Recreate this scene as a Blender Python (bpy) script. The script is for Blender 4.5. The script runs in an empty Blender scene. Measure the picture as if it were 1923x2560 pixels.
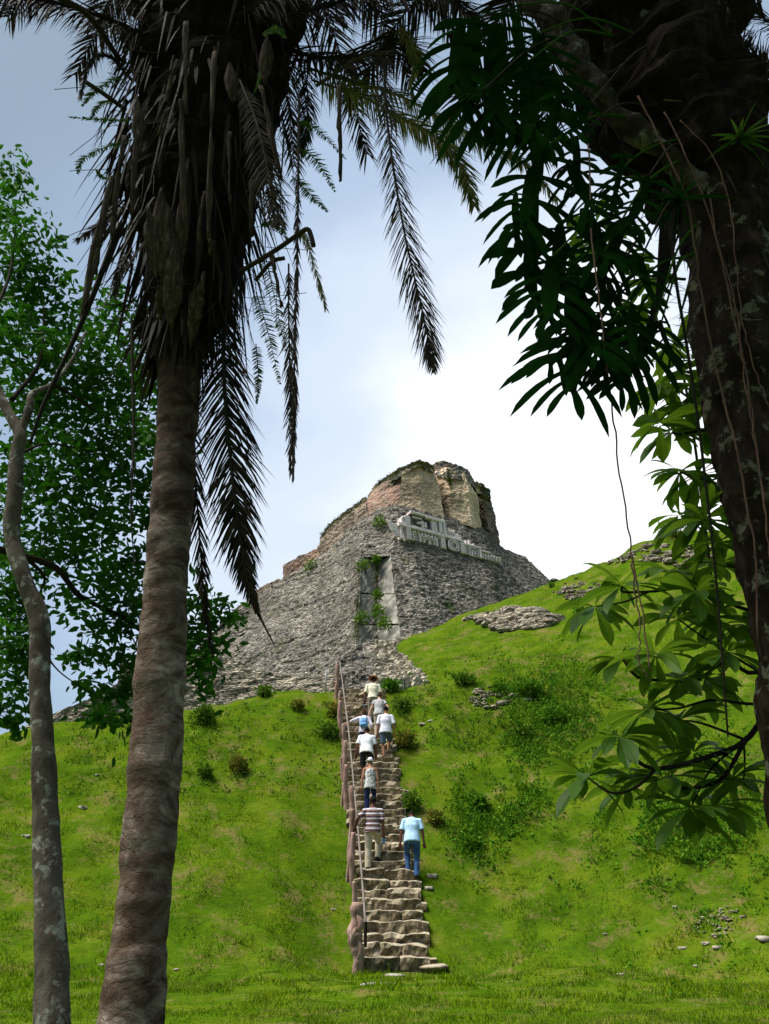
import bpy, math, random
import numpy as np
from mathutils import Vector, Matrix
random.seed(7); rng = np.random.default_rng(11)
sc = bpy.context.scene; COL = sc.collection
# ---------------------------------------------------------------- camera, sky, sun, exposure
F = 2100.0; PITCH = math.radians(24.0); EYE = 1.6
W0, H0 = 1923.0, 2560.0
cam_d = bpy.data.cameras.new('camera'); cam = bpy.data.objects.new('camera', cam_d); COL.objects.link(cam)
cam.location = (0, 0, EYE); cam.rotation_euler = (math.pi/2 + PITCH, 0, 0)
cam_d.sensor_fit = 'VERTICAL'; cam_d.sensor_height = 36.0; cam_d.lens = F/H0*36.0
cam_d.clip_start = 0.05; cam_d.clip_end = 3000
sc.camera = cam
sc.render.resolution_x = 769; sc.render.resolution_y = 1024
CP, SP = math.cos(PITCH), math.sin(PITCH)
def ray(u, v):
    x = (u - W0/2)/F; y = -(v - H0/2)/F
    return x/(CP - y*SP), (y*CP + SP)/(CP - y*SP)          # X/Y and (Z-EYE)/Y
def P(u, v, Y):
    a, b = ray(u, v); return Vector((a*Y, Y, EYE + b*Y))
SUN_EL, SUN_AZ = math.radians(64), math.radians(-90)        # azimuth from +Y towards +X
sdir = Vector((math.sin(SUN_AZ)*math.cos(SUN_EL), math.cos(SUN_AZ)*math.cos(SUN_EL), math.sin(SUN_EL)))
w = bpy.data.worlds.new('World'); sc.world = w; w.use_nodes = True
nt = w.node_tree; nt.nodes.clear(); N = nt.nodes.new; LK = nt.links.new
wo = N('ShaderNodeOutputWorld'); sky = N('ShaderNodeTexSky'); sky.sky_type = 'NISHITA'; sky.sun_disc = False
sky.sun_elevation = SUN_EL; sky.sun_rotation = SUN_AZ
b1 = N('ShaderNodeBackground'); b1.inputs[1].default_value = 0.09; LK(sky.outputs[0], b1.inputs[0])
tc = N('ShaderNodeTexCoord')
gd = (P(1480, 1560, 10) - Vector((0, 0, EYE))).normalized()
dt = N('ShaderNodeVectorMath'); dt.operation = 'DOT_PRODUCT'; dt.inputs[1].default_value = gd; LK(tc.outputs['Generated'], dt.inputs[0])
n1 = N('ShaderNodeTexNoise'); n1.inputs['Scale'].default_value = 2.4; n1.inputs['Detail'].default_value = 5; n1.inputs['Roughness'].default_value = .5
mp = N('ShaderNodeMapping'); mp.inputs['Scale'].default_value = (1, 1, 1.8); mp.inputs['Location'].default_value = (.35, .2, 0); LK(tc.outputs['Generated'], mp.inputs[0]); LK(mp.outputs[0], n1.inputs['Vector'])
mr = N('ShaderNodeMapRange'); mr.inputs[1].default_value = .67; mr.inputs[2].default_value = 1.0; LK(dt.outputs['Value'], mr.inputs[0])
nm = N('ShaderNodeMath'); nm.operation = 'MULTIPLY_ADD'; nm.inputs[1].default_value = .62; LK(n1.outputs['Fac'], nm.inputs[0])
nb = N('ShaderNodeMath'); nb.operation = 'SUBTRACT'; nb.inputs[1].default_value = .31; LK(mr.outputs[0], nb.inputs[0]); LK(nb.outputs[0], nm.inputs[2])
cr = N('ShaderNodeValToRGB'); cr.color_ramp.interpolation = 'EASE'
els = cr.color_ramp.elements; els[0].position = 0; els[0].color = (.185, .24, .295, 1); els[1].position = 1; els[1].color = (.85, .85, .87, 1)
for p_, c_ in ((.30, (.22, .29, .38, 1)), (.55, (.30, .375, .485, 1)), (.74, (.46, .52, .60, 1))):
    e = els.new(p_); e.color = c_
LK(nm.outputs[0], cr.inputs[0])
b2 = N('ShaderNodeBackground'); b2.inputs[1].default_value = 0.93; LK(cr.outputs[0], b2.inputs[0])
mx = N('ShaderNodeMixShader'); mx.inputs[0].default_value = .86; LK(b1.outputs[0], mx.inputs[1]); LK(b2.outputs[0], mx.inputs[2]); LK(mx.outputs[0], wo.inputs[0])
sd = bpy.data.lights.new('sun', 'SUN'); sd.energy = 5.0; sd.angle = math.radians(32); sd.color = (1, .95, .86)
so = bpy.data.objects.new('sun', sd); COL.objects.link(so); so.rotation_euler = sdir.to_track_quat('Z', 'Y').to_euler(); so.location = (0, 0, 60)
sc.view_settings.view_transform = 'Standard'; sc.view_settings.look = 'None'; sc.view_settings.exposure = 0.93; sc.view_settings.gamma = 1

# ---------------------------------------------------------------- helpers
def hsh(*a):
    h = np.zeros(np.shape(a[0]), dtype=np.uint32) + np.uint32(2166136261)
    for q in a:
        h = (h ^ (np.asarray(q).astype(np.int64) & 0xffffffff).astype(np.uint32)) * np.uint32(16777619)
        h ^= h >> np.uint32(13); h *= np.uint32(0x5bd1e995); h ^= h >> np.uint32(15)
    return h.astype(np.float64)/4294967295.0
def vn(x, y, z=None):
    x = np.asarray(x, float); y = np.asarray(y, float); z = np.zeros_like(x) if z is None else np.asarray(z, float)
    xi, yi, zi = np.floor(x), np.floor(y), np.floor(z); fx, fy, fz = x-xi, y-yi, z-zi
    s = lambda t: t*t*(3-2*t)
    fx, fy, fz = s(fx), s(fy), s(fz); r = 0
    for dx in (0, 1):
        for dy in (0, 1):
            for dz in (0, 1):
                r = r + hsh(xi+dx, yi+dy, zi+dz)*(fx if dx else 1-fx)*(fy if dy else 1-fy)*(fz if dz else 1-fz)
    return r*2-1
def fbm(x, y, z=None, o=4):
    r = 0; a = 1.; k = 1.; s = 0
    z = np.zeros_like(np.asarray(x, float)) if z is None else z
    for i in range(o):
        r = r + a*vn(np.asarray(x)*k+17.3*i, np.asarray(y)*k+5.1*i, np.asarray(z)*k+9.7*i); s += a; a *= .5; k *= 2.03
    return r/s
class MB:
    def __init__(s): s.v = []; s.f = []; s.n = 0; s.c = []; s.usec = False
    def add(s, v, f, c=None):
        v = np.asarray(v, float).reshape(-1, 3); s.v.append(v)
        for q in f: s.f.append(tuple(int(i)+s.n for i in q))
        s.c.append(np.full(len(v), .5 if c is None else c)); s.n += len(v)
    def build(s, name, m, parent=None, smooth=False, xf=None):
        me = bpy.data.meshes.new(name); V = np.concatenate(s.v) if s.v else np.zeros((0, 3))
        me.from_pydata(V.tolist(), [], s.f)
        at = me.attributes.new('rnd', 'FLOAT', 'POINT'); at.data.foreach_set('value', np.concatenate(s.c).astype(np.float32))
        if smooth: me.polygons.foreach_set('use_smooth', [True]*len(me.polygons))
        me.materials.append(m); me.update()
        return link(name, me, parent)
def link(name, me, parent=None):
    o = bpy.data.objects.new(name, me); COL.objects.link(o)
    if parent is not None:
        o.parent = parent; o.matrix_parent_inverse = Matrix.Translation(-parent.location)
    return o
def tag(o, label, cat, group=None, kind=None):
    o['label'] = label; o['category'] = cat
    if group: o['group'] = group
    if kind: o['kind'] = kind
    return o
def empty(name, loc, label, cat, group=None):
    o = bpy.data.objects.new(name, None); COL.objects.link(o); o.location = loc; o.empty_display_size = .2
    return tag(o, label, cat, group)
def struct(name, o): o['kind'] = 'structure'; return o
def cat(pts, n):
    pts = [np.array(p, float) for p in pts]; p = [2*pts[0]-pts[1]]+pts+[2*pts[-1]-pts[-2]]; out = []
    m = len(pts)-1
    for k in range(n):
        t = k/(n-1)*m; i = min(int(t), m-1); t -= i; a, b, c, d = p[i:i+4]
        out.append(.5*((2*b)+(c-a)*t+(2*a-5*b+4*c-d)*t*t+(3*b-a-3*c+d)*t**3))
    return np.array(out)
def frames(pts):
    T = np.gradient(pts, axis=0); T /= np.linalg.norm(T, axis=1)[:, None]+1e-9
    a = np.array([1., 0, 0]) if abs(T[0][0]) < .8 else np.array([0, 0, 1.])
    A = np.cross(T[0], a); A /= np.linalg.norm(A); As = [A]
    for i in range(1, len(T)):
        A = A-T[i]*A.dot(T[i]); A /= np.linalg.norm(A)+1e-9; As.append(A)
    As = np.array(As); return T, As, np.cross(T, As)
def tube(mb, pts, rad, n=8, rough=0., freq=3., c=None, cap=True, flat=1.):
    pts = np.array(pts, float); m = len(pts); rad = np.broadcast_to(np.asarray(rad, float), (m,))
    T, A, B = frames(pts); th = np.linspace(0, 2*math.pi, n, endpoint=False)
    V = pts[:, None]+rad[:, None, None]*(A[:, None]*np.cos(th)[None, :, None]+flat*B[:, None]*np.sin(th)[None, :, None])
    if rough:
        d = fbm(V[..., 0]*freq, V[..., 1]*freq, V[..., 2]*freq, 3)*rough
        V = V+(V-pts[:, None])*d[..., None]
    f = [(i*n+j, i*n+(j+1) % n, (i+1)*n+(j+1) % n, (i+1)*n+j) for i in range(m-1) for j in range(n)]
    if cap: f += [tuple(range(n))[::-1], tuple(range((m-1)*n, m*n))]
    mb.add(V.reshape(-1, 3), f, c)
def interp(seq, n):
    return np.interp(np.linspace(0, 1, n), np.linspace(0, 1, len(seq)), seq)
def nrm(v):
    v = np.asarray(v, float); return v/(np.linalg.norm(v)+1e-9)

# ---------------------------------------------------------------- materials
class NT:
    def __init__(s, name):
        s.m = bpy.data.materials.new(name); s.m.use_nodes = True; s.t = s.m.node_tree; s.t.nodes.clear()
        s.out = s.t.nodes.new('ShaderNodeOutputMaterial'); s.geo = s.t.nodes.new('ShaderNodeNewGeometry')
    def n(s, t, **k):
        o = s.t.nodes.new(t)
        for a, b in k.items(): setattr(o, a, b)
        return o
    def l(s, a, b): s.t.links.new(a, b)
    def map(s, scale, src=None):
        m = s.n('ShaderNodeMapping'); m.inputs['Scale'].default_value = scale; s.l(src or s.geo.outputs['Position'], m.inputs[0]); return m.outputs[0]
    def noise(s, scale, detail=4, vec=None, rough=.55, dist=0):
        o = s.n('ShaderNodeTexNoise'); o.inputs['Scale'].default_value = scale; o.inputs['Detail'].default_value = detail
        o.inputs['Roughness'].default_value = rough; o.inputs['Distortion'].default_value = dist
        s.l(vec or s.geo.outputs['Position'], o.inputs['Vector']); return o.outputs['Fac']
    def ramp(s, fac, stops, interp='LINEAR'):
        o = s.n('ShaderNodeValToRGB'); e = o.color_ramp.elements; o.color_ramp.interpolation = interp
        while len(e) < len(stops): e.new(.5)
        for i, (p, c) in enumerate(stops):
            e[i].position = p; e[i].color = (c, c, c, 1) if isinstance(c, (int, float)) else tuple(c)+(1,)
        s.l(fac, o.inputs[0]); return o.outputs[0]
    def mix(s, f, a, b, mode='MIX'):
        o = s.n('ShaderNodeMix', data_type='RGBA', blend_type=mode)
        for src, i in ((f, 0), (a, 6), (b, 7)):
            if isinstance(src, (int, float)): o.inputs[i].default_value = src if i == 0 else (src, src, src, 1)
            elif isinstance(src, tuple): o.inputs[i].default_value = src+(1,)
            else: s.l(src, o.inputs[i])
        return o.outputs[2]
    def math(s, op, a, b=0.):
        o = s.n('ShaderNodeMath', operation=op)
        for src, i in ((a, 0), (b, 1)):
            if isinstance(src, (int, float)): o.inputs[i].default_value = src
            else: s.l(src, o.inputs[i])
        return o.outputs[0]
    def attr(s, name='rnd'):
        o = s.n('ShaderNodeAttribute', attribute_name=name); return o.outputs['Fac']
    def fin(s, col, rough=.9, bump=None, bs=.4, bd=.05, trans=0, spec=.2, tcol=None):
        b = s.n('ShaderNodeBsdfPrincipled'); b.inputs['Roughness'].default_value = rough; b.inputs['Specular IOR Level'].default_value = spec
        if isinstance(col, tuple): b.inputs['Base Color'].default_value = col+(1,)
        else: s.l(col, b.inputs['Base Color'])
        if bump is not None:
            u = s.n('ShaderNodeBump'); u.inputs['Strength'].default_value = bs; u.inputs['Distance'].default_value = bd
            s.l(bump, u.inputs['Height']); s.l(u.outputs[0], b.inputs['Normal'])
        if trans:
            t = s.n('ShaderNodeBsdfTranslucent'); k = tcol if tcol is not None else col
            if isinstance(k, tuple): t.inputs[0].default_value = k+(1,)
            else: s.l(k, t.inputs[0])
            x = s.n('ShaderNodeMixShader'); x.inputs[0].default_value = trans; s.l(b.outputs[0], x.inputs[1]); s.l(t.outputs[0], x.inputs[2]); s.l(x.outputs[0], s.out.inputs[0])
        else: s.l(b.outputs[0], s.out.inputs[0])
        return s.m
def masonry(name, cols, sc_=(3.4, 3.4, 10.5), stain=(.035, .033, .03), stain_amt=.5, moss=0., crack=.12, bd=.10):
    t = NT(name); nz = t.n('ShaderNodeTexNoise'); nz.inputs['Scale'].default_value = 1.7; t.l(t.geo.outputs['Position'], nz.inputs['Vector'])
    add = t.n('ShaderNodeVectorMath', operation='MULTIPLY_ADD'); t.l(nz.outputs['Color'], add.inputs[0]); add.inputs[1].default_value = (.5, .5, .25); t.l(t.geo.outputs['Position'], add.inputs[2])
    v = t.map(sc_, add.outputs[0])
    vo = t.n('ShaderNodeTexVoronoi', feature='DISTANCE_TO_EDGE'); t.l(v, vo.inputs['Vector']); vo.inputs['Scale'].default_value = 1
    vc = t.n('ShaderNodeTexVoronoi', feature='F1'); t.l(v, vc.inputs['Vector']); vc.inputs['Scale'].default_value = 1
    sp = t.n('ShaderNodeSeparateColor'); t.l(vc.outputs['Color'], sp.inputs[0])
    base = t.ramp(sp.outputs[0], [(i/(len(cols)-1), c) for i, c in enumerate(cols)])
    fine = t.noise(14, 3); base = t.mix(.35, base, t.ramp(fine, [(.3, .1), (.7, .9)]), 'OVERLAY')
    big = t.noise(.45, 5, rough=.65, dist=.6); base = t.mix(t.ramp(big, [(.42, 0.), (.62, stain_amt)]), base, stain)
    e = t.ramp(vo.outputs['Distance'], [(0, crack), (.15, 1.)]); col = t.mix(1., base, e, 'MULTIPLY')
    if moss:
        g = t.ramp(t.noise(.9, 5, rough=.7), [(.60-moss*.2, 0.), (.68-moss*.15, .85)]); col = t.mix(g, col, (.045, .065, .012))
    return t.fin(col, .95, vo.outputs['Distance'], .9, bd)
M = {}
M['rubble'] = masonry('rubble_masonry', [(.09,.082,.072), (.26,.233,.198), (.14,.128,.112), (.40,.36,.30), (.19,.171,.15)], stain_amt=.55, moss=.06)
M['rubble_tan'] = masonry('tan_rubble', [(.19,.165,.125), (.36,.31,.24), (.25,.22,.17), (.46,.40,.31)], stain_amt=.45, moss=.1)
M['pale'] = masonry('pale_limestone', [(.62,.46,.31), (.80,.61,.43), (.68,.51,.35), (.84,.66,.48)], sc_=(2.8, 2.8, 9), stain_amt=.6, crack=.6)
M['red'] = masonry('reddish_wall', [(.30,.17,.125), (.38,.24,.18), (.25,.17,.14), (.36,.27,.21)], sc_=(3, 3, 6), stain_amt=.6, crack=.6)
M['brown_wall'] = masonry('brown_wall', [(.22,.16,.12), (.32,.245,.19), (.18,.145,.12)], sc_=(3, 3, 7), stain_amt=.6, moss=.12, crack=.6)
M['mossy'] = masonry('mossy_rubble', [(.06,.055,.04), (.10,.085,.06), (.045,.05,.03)], stain_amt=.7, moss=.45, crack=.5)
def mk_stucco():
    t = NT('grey_stucco'); a = t.noise(2.2, 6, t.map((1, 1, .5)), .65); c = t.ramp(a, [(.3, (.09,.085,.078)), (.5, (.20,.19,.17)), (.68, (.36,.34,.30))])
    g = t.ramp(t.noise(1.3, 5, rough=.7), [(.58, 0.), (.66, .9)]); c = t.mix(g, c, (.06, .085, .012)); return t.fin(c, .9, t.noise(9, 5), .6, .06)
M['stucco'] = mk_stucco()
def mk_frieze():
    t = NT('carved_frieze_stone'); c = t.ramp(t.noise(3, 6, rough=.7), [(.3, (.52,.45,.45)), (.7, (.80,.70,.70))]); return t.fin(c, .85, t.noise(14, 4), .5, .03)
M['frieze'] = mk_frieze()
M['frieze_dark'] = masonry('shaded_frieze_back', [(.10,.09,.085), (.20,.18,.17), (.14,.13,.12)], stain_amt=.4)  # darker tone paints in the recess shade behind the relief
def mk_step():
    t = NT('toplit_worn_limestone_steps'); vc = t.n('ShaderNodeTexVoronoi', feature='F1'); vc.inputs['Scale'].default_value = 3.2; t.l(t.map((1, 1, 1.6)), vc.inputs['Vector'])
    vo = t.n('ShaderNodeTexVoronoi', feature='DISTANCE_TO_EDGE'); vo.inputs['Scale'].default_value = 3.2; t.l(t.map((1, 1, 1.6)), vo.inputs['Vector'])
    c = t.ramp(t.noise(7, 8, rough=.8), [(.32, (.03,.024,.014)), (.44, (.13,.10,.06)), (.56, (.24,.195,.13)), (.72, (.42,.35,.25))])
    s2 = t.ramp(t.noise(2.1, 5, rough=.7), [(.5, 0.), (.62, .8)]); c = t.mix(s2, c, (.075, .07, .02))
    c = t.mix(1., c, t.ramp(vo.outputs['Distance'], [(0, .45), (.06, 1.)]), 'MULTIPLY')
    sn = t.n('ShaderNodeSeparateXYZ'); t.l(t.geo.outputs['Normal'], sn.inputs[0]); wn = t.math('MULTIPLY', t.ramp(sn.outputs[2], [(.35, 0.), (.8, .75)]), t.ramp(t.noise(3, 5), [(.35, .3), (.6, 1.)])); c = t.mix(wn, c, (.42, .37, .28))  # upward faces paler: overhead light put into the colour, along with tread wear
    return t.fin(c, .95, t.noise(8, 6, rough=.7), .8, .05)
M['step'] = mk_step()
def mk_ground():
    t = NT('lawn_ground'); c = t.ramp(t.noise(.8, 6, rough=.7), [(.25, (.018,.05,.002)), (.48, (.06,.115,.004)), (.62, (.10,.14,.008)), (.8, (.10,.105,.014))])
    c = t.mix(t.ramp(t.noise(7, 5, rough=.75), [(.3, 0.), (.75, .7)]), c, (.022, .045, .004))
    br = t.ramp(t.noise(1.0, 8, rough=.85), [(.52, 0.), (.64, .85)]); c = t.mix(br, c, (.15, .115, .045))
    return t.fin(c, 1., t.noise(16, 5, rough=.7), .8, .05, spec=.0)
M['ground'] = mk_ground()
def mk_grass():
    t = NT('grass_blades'); c = t.ramp(t.attr(), [(0, (.012,.04,.002)), (.38, (.095,.195,.003)), (.75, (.19,.29,.006)), (1, (.42,.34,.12))])
    c2 = t.ramp(t.noise(.8, 6, rough=.7), [(.28, (.026,.085,.002)), (.5, (.105,.205,.003)), (.72, (.24,.29,.010))]); c = t.mix(.55, c, c2)
    c = t.mix(t.ramp(t.noise(2.6, 5, rough=.75), [(.38, .7), (.54, 0.)]), c, (.02, .06, .003)); br = t.ramp(t.noise(1.0, 8, rough=.85), [(.54, 0.), (.68, .5)]); c = t.mix(br, c, (.21, .16, .055))
    return t.fin(c, .9, trans=.3, spec=.0)
M['grass'] = mk_grass()
def leafmat(name, dark, mid, light, trans=.3, rough=.7, spec=.03, tc=None):
    t = NT(name); c = t.ramp(t.attr(), [(0, dark), (.5, mid), (1, light)]); return t.fin(c, rough, trans=trans, spec=spec, tcol=tc)
M['leaf_tree'] = leafmat('tree_leaves', (.008,.04,.003), (.02,.09,.005), (.06,.17,.01), .40, .6, .08, tc=(.026,.11,.005))
M['leaf_big'] = leafmat('obovate_leaves', (.03,.075,.008), (.05,.12,.012), (.10,.19,.02), .42, .5, .18, tc=(.17, .32, .016))
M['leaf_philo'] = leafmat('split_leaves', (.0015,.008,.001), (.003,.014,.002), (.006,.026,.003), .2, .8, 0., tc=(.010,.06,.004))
M['shrub'] = leafmat('shrub_leaves', (.03,.085,.008), (.07,.15,.010), (.14,.22,.02), .25)
M['shrub_red'] = leafmat('reddish_shrub_leaves', (.07,.10,.012), (.13,.16,.02), (.26,.18,.035), .25)
M['moss'] = leafmat('moss_leaves', (.02,.035,.006), (.05,.065,.010), (.10,.10,.02), .2)
M['weed'] = leafmat('weed_leaves', (.03,.10,.006), (.06,.16,.008), (.12,.23,.015), .25)
M['fern'] = leafmat('fern_fronds', (.02,.055,.006), (.035,.09,.008), (.07,.14,.015), .4)
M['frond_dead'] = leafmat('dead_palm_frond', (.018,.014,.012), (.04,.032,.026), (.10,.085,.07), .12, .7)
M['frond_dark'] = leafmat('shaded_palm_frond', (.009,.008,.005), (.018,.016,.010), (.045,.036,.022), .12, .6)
M['frond_green'] = leafmat('green_palm_frond', (.04,.06,.010), (.12,.135,.03), (.30,.25,.10), .35, .6)
def bark(name, c0, c1, c2, scale, lich=None, bs=.8, st=(1, 1, 4), nsc=3.):
    t = NT(name); c = t.ramp(t.noise(nsc, 7, t.map(st), .7, .4), [(.3, c0), (.5, c1), (.72, c2)])
    if lich: c = t.mix(t.ramp(t.noise(6.5, 6, rough=.7), [(.555, 0.), (.62, .85)]), c, lich)
    return t.fin(c, .9, t.noise(nsc*2, 6, t.map(st), .7), bs, .03, spec=.04)
def palmbark():
    t = NT('palm_trunk_bark'); p = t.noise(3.2, 8, t.map((1, 1, 1.5)), .72, .8); c = t.ramp(p, [(.34, (.028,.017,.012)), (.45, (.10,.070,.052)), (.54, (.21,.165,.135)), (.66, (.42,.36,.31))])
    sx = t.n('ShaderNodeSeparateXYZ'); t.l(t.geo.outputs['Position'], sx.inputs[0]); z = t.math('ADD', t.math('MULTIPLY', sx.outputs[2], 9.), t.math('MULTIPLY', t.noise(2.8, 5), 4.0)); r = t.math('FRACT', z)
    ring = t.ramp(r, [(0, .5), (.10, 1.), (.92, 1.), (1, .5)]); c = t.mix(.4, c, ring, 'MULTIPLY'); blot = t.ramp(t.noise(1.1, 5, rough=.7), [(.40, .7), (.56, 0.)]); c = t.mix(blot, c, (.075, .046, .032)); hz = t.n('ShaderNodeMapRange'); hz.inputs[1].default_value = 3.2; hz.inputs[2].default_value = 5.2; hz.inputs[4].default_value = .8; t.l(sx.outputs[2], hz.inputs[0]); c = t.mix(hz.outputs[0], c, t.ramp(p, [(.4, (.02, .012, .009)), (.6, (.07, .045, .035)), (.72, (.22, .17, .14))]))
    return t.fin(c, .9, t.math('ADD', t.math('MULTIPLY', ring, .25), t.noise(9, 7, rough=.75)), 1., .04, spec=.04)
M['palm_bark'] = palmbark()
M['grey_bark'] = bark('lichened_grey_bark', (.03,.024,.018), (.075,.064,.05), (.14,.122,.10), 3, (.25,.26,.22), .6, (1.6, 1.6, 1), 3.)
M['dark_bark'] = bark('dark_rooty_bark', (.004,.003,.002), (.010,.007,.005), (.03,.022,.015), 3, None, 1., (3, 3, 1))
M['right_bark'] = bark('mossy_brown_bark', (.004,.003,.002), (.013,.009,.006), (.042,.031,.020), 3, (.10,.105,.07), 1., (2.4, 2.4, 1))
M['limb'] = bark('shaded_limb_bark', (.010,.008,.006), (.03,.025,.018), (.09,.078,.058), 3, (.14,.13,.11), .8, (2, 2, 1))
M['root'] = bark('aerial_root', (.05,.028,.02), (.10,.06,.045), (.16,.11,.08), 3, None, .4, (1, 1, 1))
M['spathe'] = bark('dry_spathe', (.013,.009,.007), (.042,.031,.024), (.12,.098,.08), 3, None, .5, (8, 8, .6), 4.)
M['twig'] = bark('dark_twig', (.012,.010,.008), (.022,.018,.013), (.04,.035,.025), 3, None, .4)
M['post'] = bark('pinkish_carved_post', (.14,.08,.065), (.29,.19,.16), (.42,.31,.27), 3, None, .9, (3, 3, .8), 3.)
M['rail'] = bark('weathered_grey_rail', (.10,.085,.075), (.16,.14,.125), (.22,.195,.175), 3, None, .4, (1, 1, 1))
M['metal'] = bark('galvanised_post', (.2,.21,.22), (.3,.31,.32), (.36,.37,.38), 3, None, .1)
M['rock'] = bark('pale_limestone_rock', (.14,.125,.10), (.30,.27,.23), (.48,.45,.40), 3, None, .9, (1, 1, 1), 4.)
# ---------------------------------------------------------------- terrain
def stair_z(Y): return np.clip((np.asarray(Y, float)-20.3)*.7813, 0, 8.2)
def stair_x(Y): return .33-.122*(np.clip(Y, 19, 31)-20.3)
cols_ = [  # u at crest, foot Y, (mid Y, mid z) or None, crest Y, crest v
    (-250, 15.5, None, 27, 1900), (0, 16.5, None, 28, 1832), (250, 17.5, None, 29, 1787), (460, 18, None, 29.5, 1765), (700, 18.5, None, 31, 1714),
    (830, 19, None, 31.5, 1722), (985, 20, (30.8, 8.2), 44, 1604), (1080, 20, (31, 8.6), 44.5, 1572), (1200, 20, (31, 8.9), 46, 1524), (1380, 19.5, (31, 9.2), 47, 1464),
    (1500, 19, (30.5, 9.3), 46, 1407), (1600, 18.5, (30, 9.4), 44, 1367), (1700, 18, (29.5, 9.6), 43, 1341), (1923, 17, (28.5, 9.6), 40, 1302), (2200, 15, (26, 9.6), 38, 1290)]
TY = np.linspace(0, 120, 601); prof = []; TA = []
for u_, f_, mid, cy, cv in cols_:
    a_, b_ = ray(u_, cv); zc = EYE+b_*cy; TA.append(a_)
    if mid is None:
        t_ = np.clip((TY-f_)/(cy-f_), 0, 1); z_ = zc*(1-(1-t_**1.3)**1.15)
    else:
        z_ = np.interp(TY, [f_, f_+2.2, mid[0], cy-2.5, cy], [0, 1.15, mid[1], zc-.75, zc])
    z_ = np.where(TY > cy, zc-.02*(TY-cy), z_)
    k = np.ones(9)/9; z_ = np.convolve(np.pad(z_, 4, 'edge'), k, 'valid'); prof.append(z_)
GA = np.linspace(TA[0], TA[-1], 161); prof = np.array(prof)
TAB = np.array([np.interp(GA, TA, prof[:, j]) for j in range(len(TY))]).T
k = np.ones(5)/5
TAB = np.array([np.convolve(np.pad(TAB[:, j], 2, 'edge'), k, 'valid') for j in range(TAB.shape[1])]).T
def gz(X, Y, rough=True):
    X = np.asarray(X, float); Y = np.asarray(Y, float)
    Yc = np.clip(Y, 1, 119.9); a = np.clip(X/Yc, GA[0], GA[-1]-1e-6)
    i = (a-GA[0])/(GA[1]-GA[0]); i0 = np.clip(i.astype(int), 0, len(GA)-2); fi = i-i0
    j = Yc/(TY[1]-TY[0]); j0 = np.clip(j.astype(int), 0, len(TY)-2); fj = j-j0
    z = TAB[i0, j0]*(1-fi)*(1-fj)+TAB[i0+1, j0]*fi*(1-fj)+TAB[i0, j0+1]*(1-fi)*fj+TAB[i0+1, j0+1]*fi*fj
    z = z*np.clip(1-(np.abs(X)-90)/200, .2, 1)*np.clip(1-(Y-120)/200, 0, 1)
    d = np.abs(X-stair_x(Y)); m = np.clip(1-(d-1.0)/1.8, 0, 1); m = m*m*(3-2*m)*np.clip((Y-17)/2, 0, 1)*np.clip((33.5-Y)/2, 0, 1)
    nz = 0
    if rough:
        am = np.clip((Y-13)/6, 0.08, 1)
        nz = am*(.26*fbm(X*.5, Y*.5, None, 4)+.13*fbm(X*1.9, Y*1.9, None, 3))*(1-m*.8)
        am2 = np.clip((X/np.maximum(Y, 1)-.1)*6, 0, 1)*np.clip((Y-24)/6, 0, 1); nz = nz+am2*.35*fbm(X*.35+9, Y*.5, None, 3)
    return z*(1-m)+(stair_z(Y)-.10)*m+nz
def glines(lo, a, b, st, hi, g=1.18):
    r = list(np.arange(a, b+1e-6, st)); s = st; x = a
    while x > lo: s *= g; x -= s; r.insert(0, x)
    s = st; x = r[-1]
    while x < hi: s *= g; x += s; r.append(x)
    return np.array(r)
gx = glines(-600, -17, 22, .16, 600); gy = glines(-400, 8, 48, .16, 900)
GX, GY = np.meshgrid(gx, gy, indexing='ij'); GZ = gz(GX, GY)
nx, ny = GX.shape; V = np.stack([GX, GY, GZ], -1).reshape(-1, 3)
I = np.arange(nx*ny).reshape(nx, ny); FQ = np.stack([I[:-1, :-1], I[1:, :-1], I[1:, 1:], I[:-1, 1:]], -1).reshape(-1, 4)
me = bpy.data.meshes.new('ground'); me.vertices.add(len(V)); me.vertices.foreach_set('co', V.ravel())
me.loops.add(FQ.size); me.loops.foreach_set('vertex_index', FQ.ravel().astype(np.int32)); me.polygons.add(len(FQ))
me.polygons.foreach_set('loop_start', np.arange(0, FQ.size, 4, dtype=np.int32)); me.update(calc_edges=True); me.validate()
me.polygons.foreach_set('use_smooth', [True]*len(me.polygons)); me.materials.append(M['ground'])
struct('ground', link('ground', me))
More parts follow.
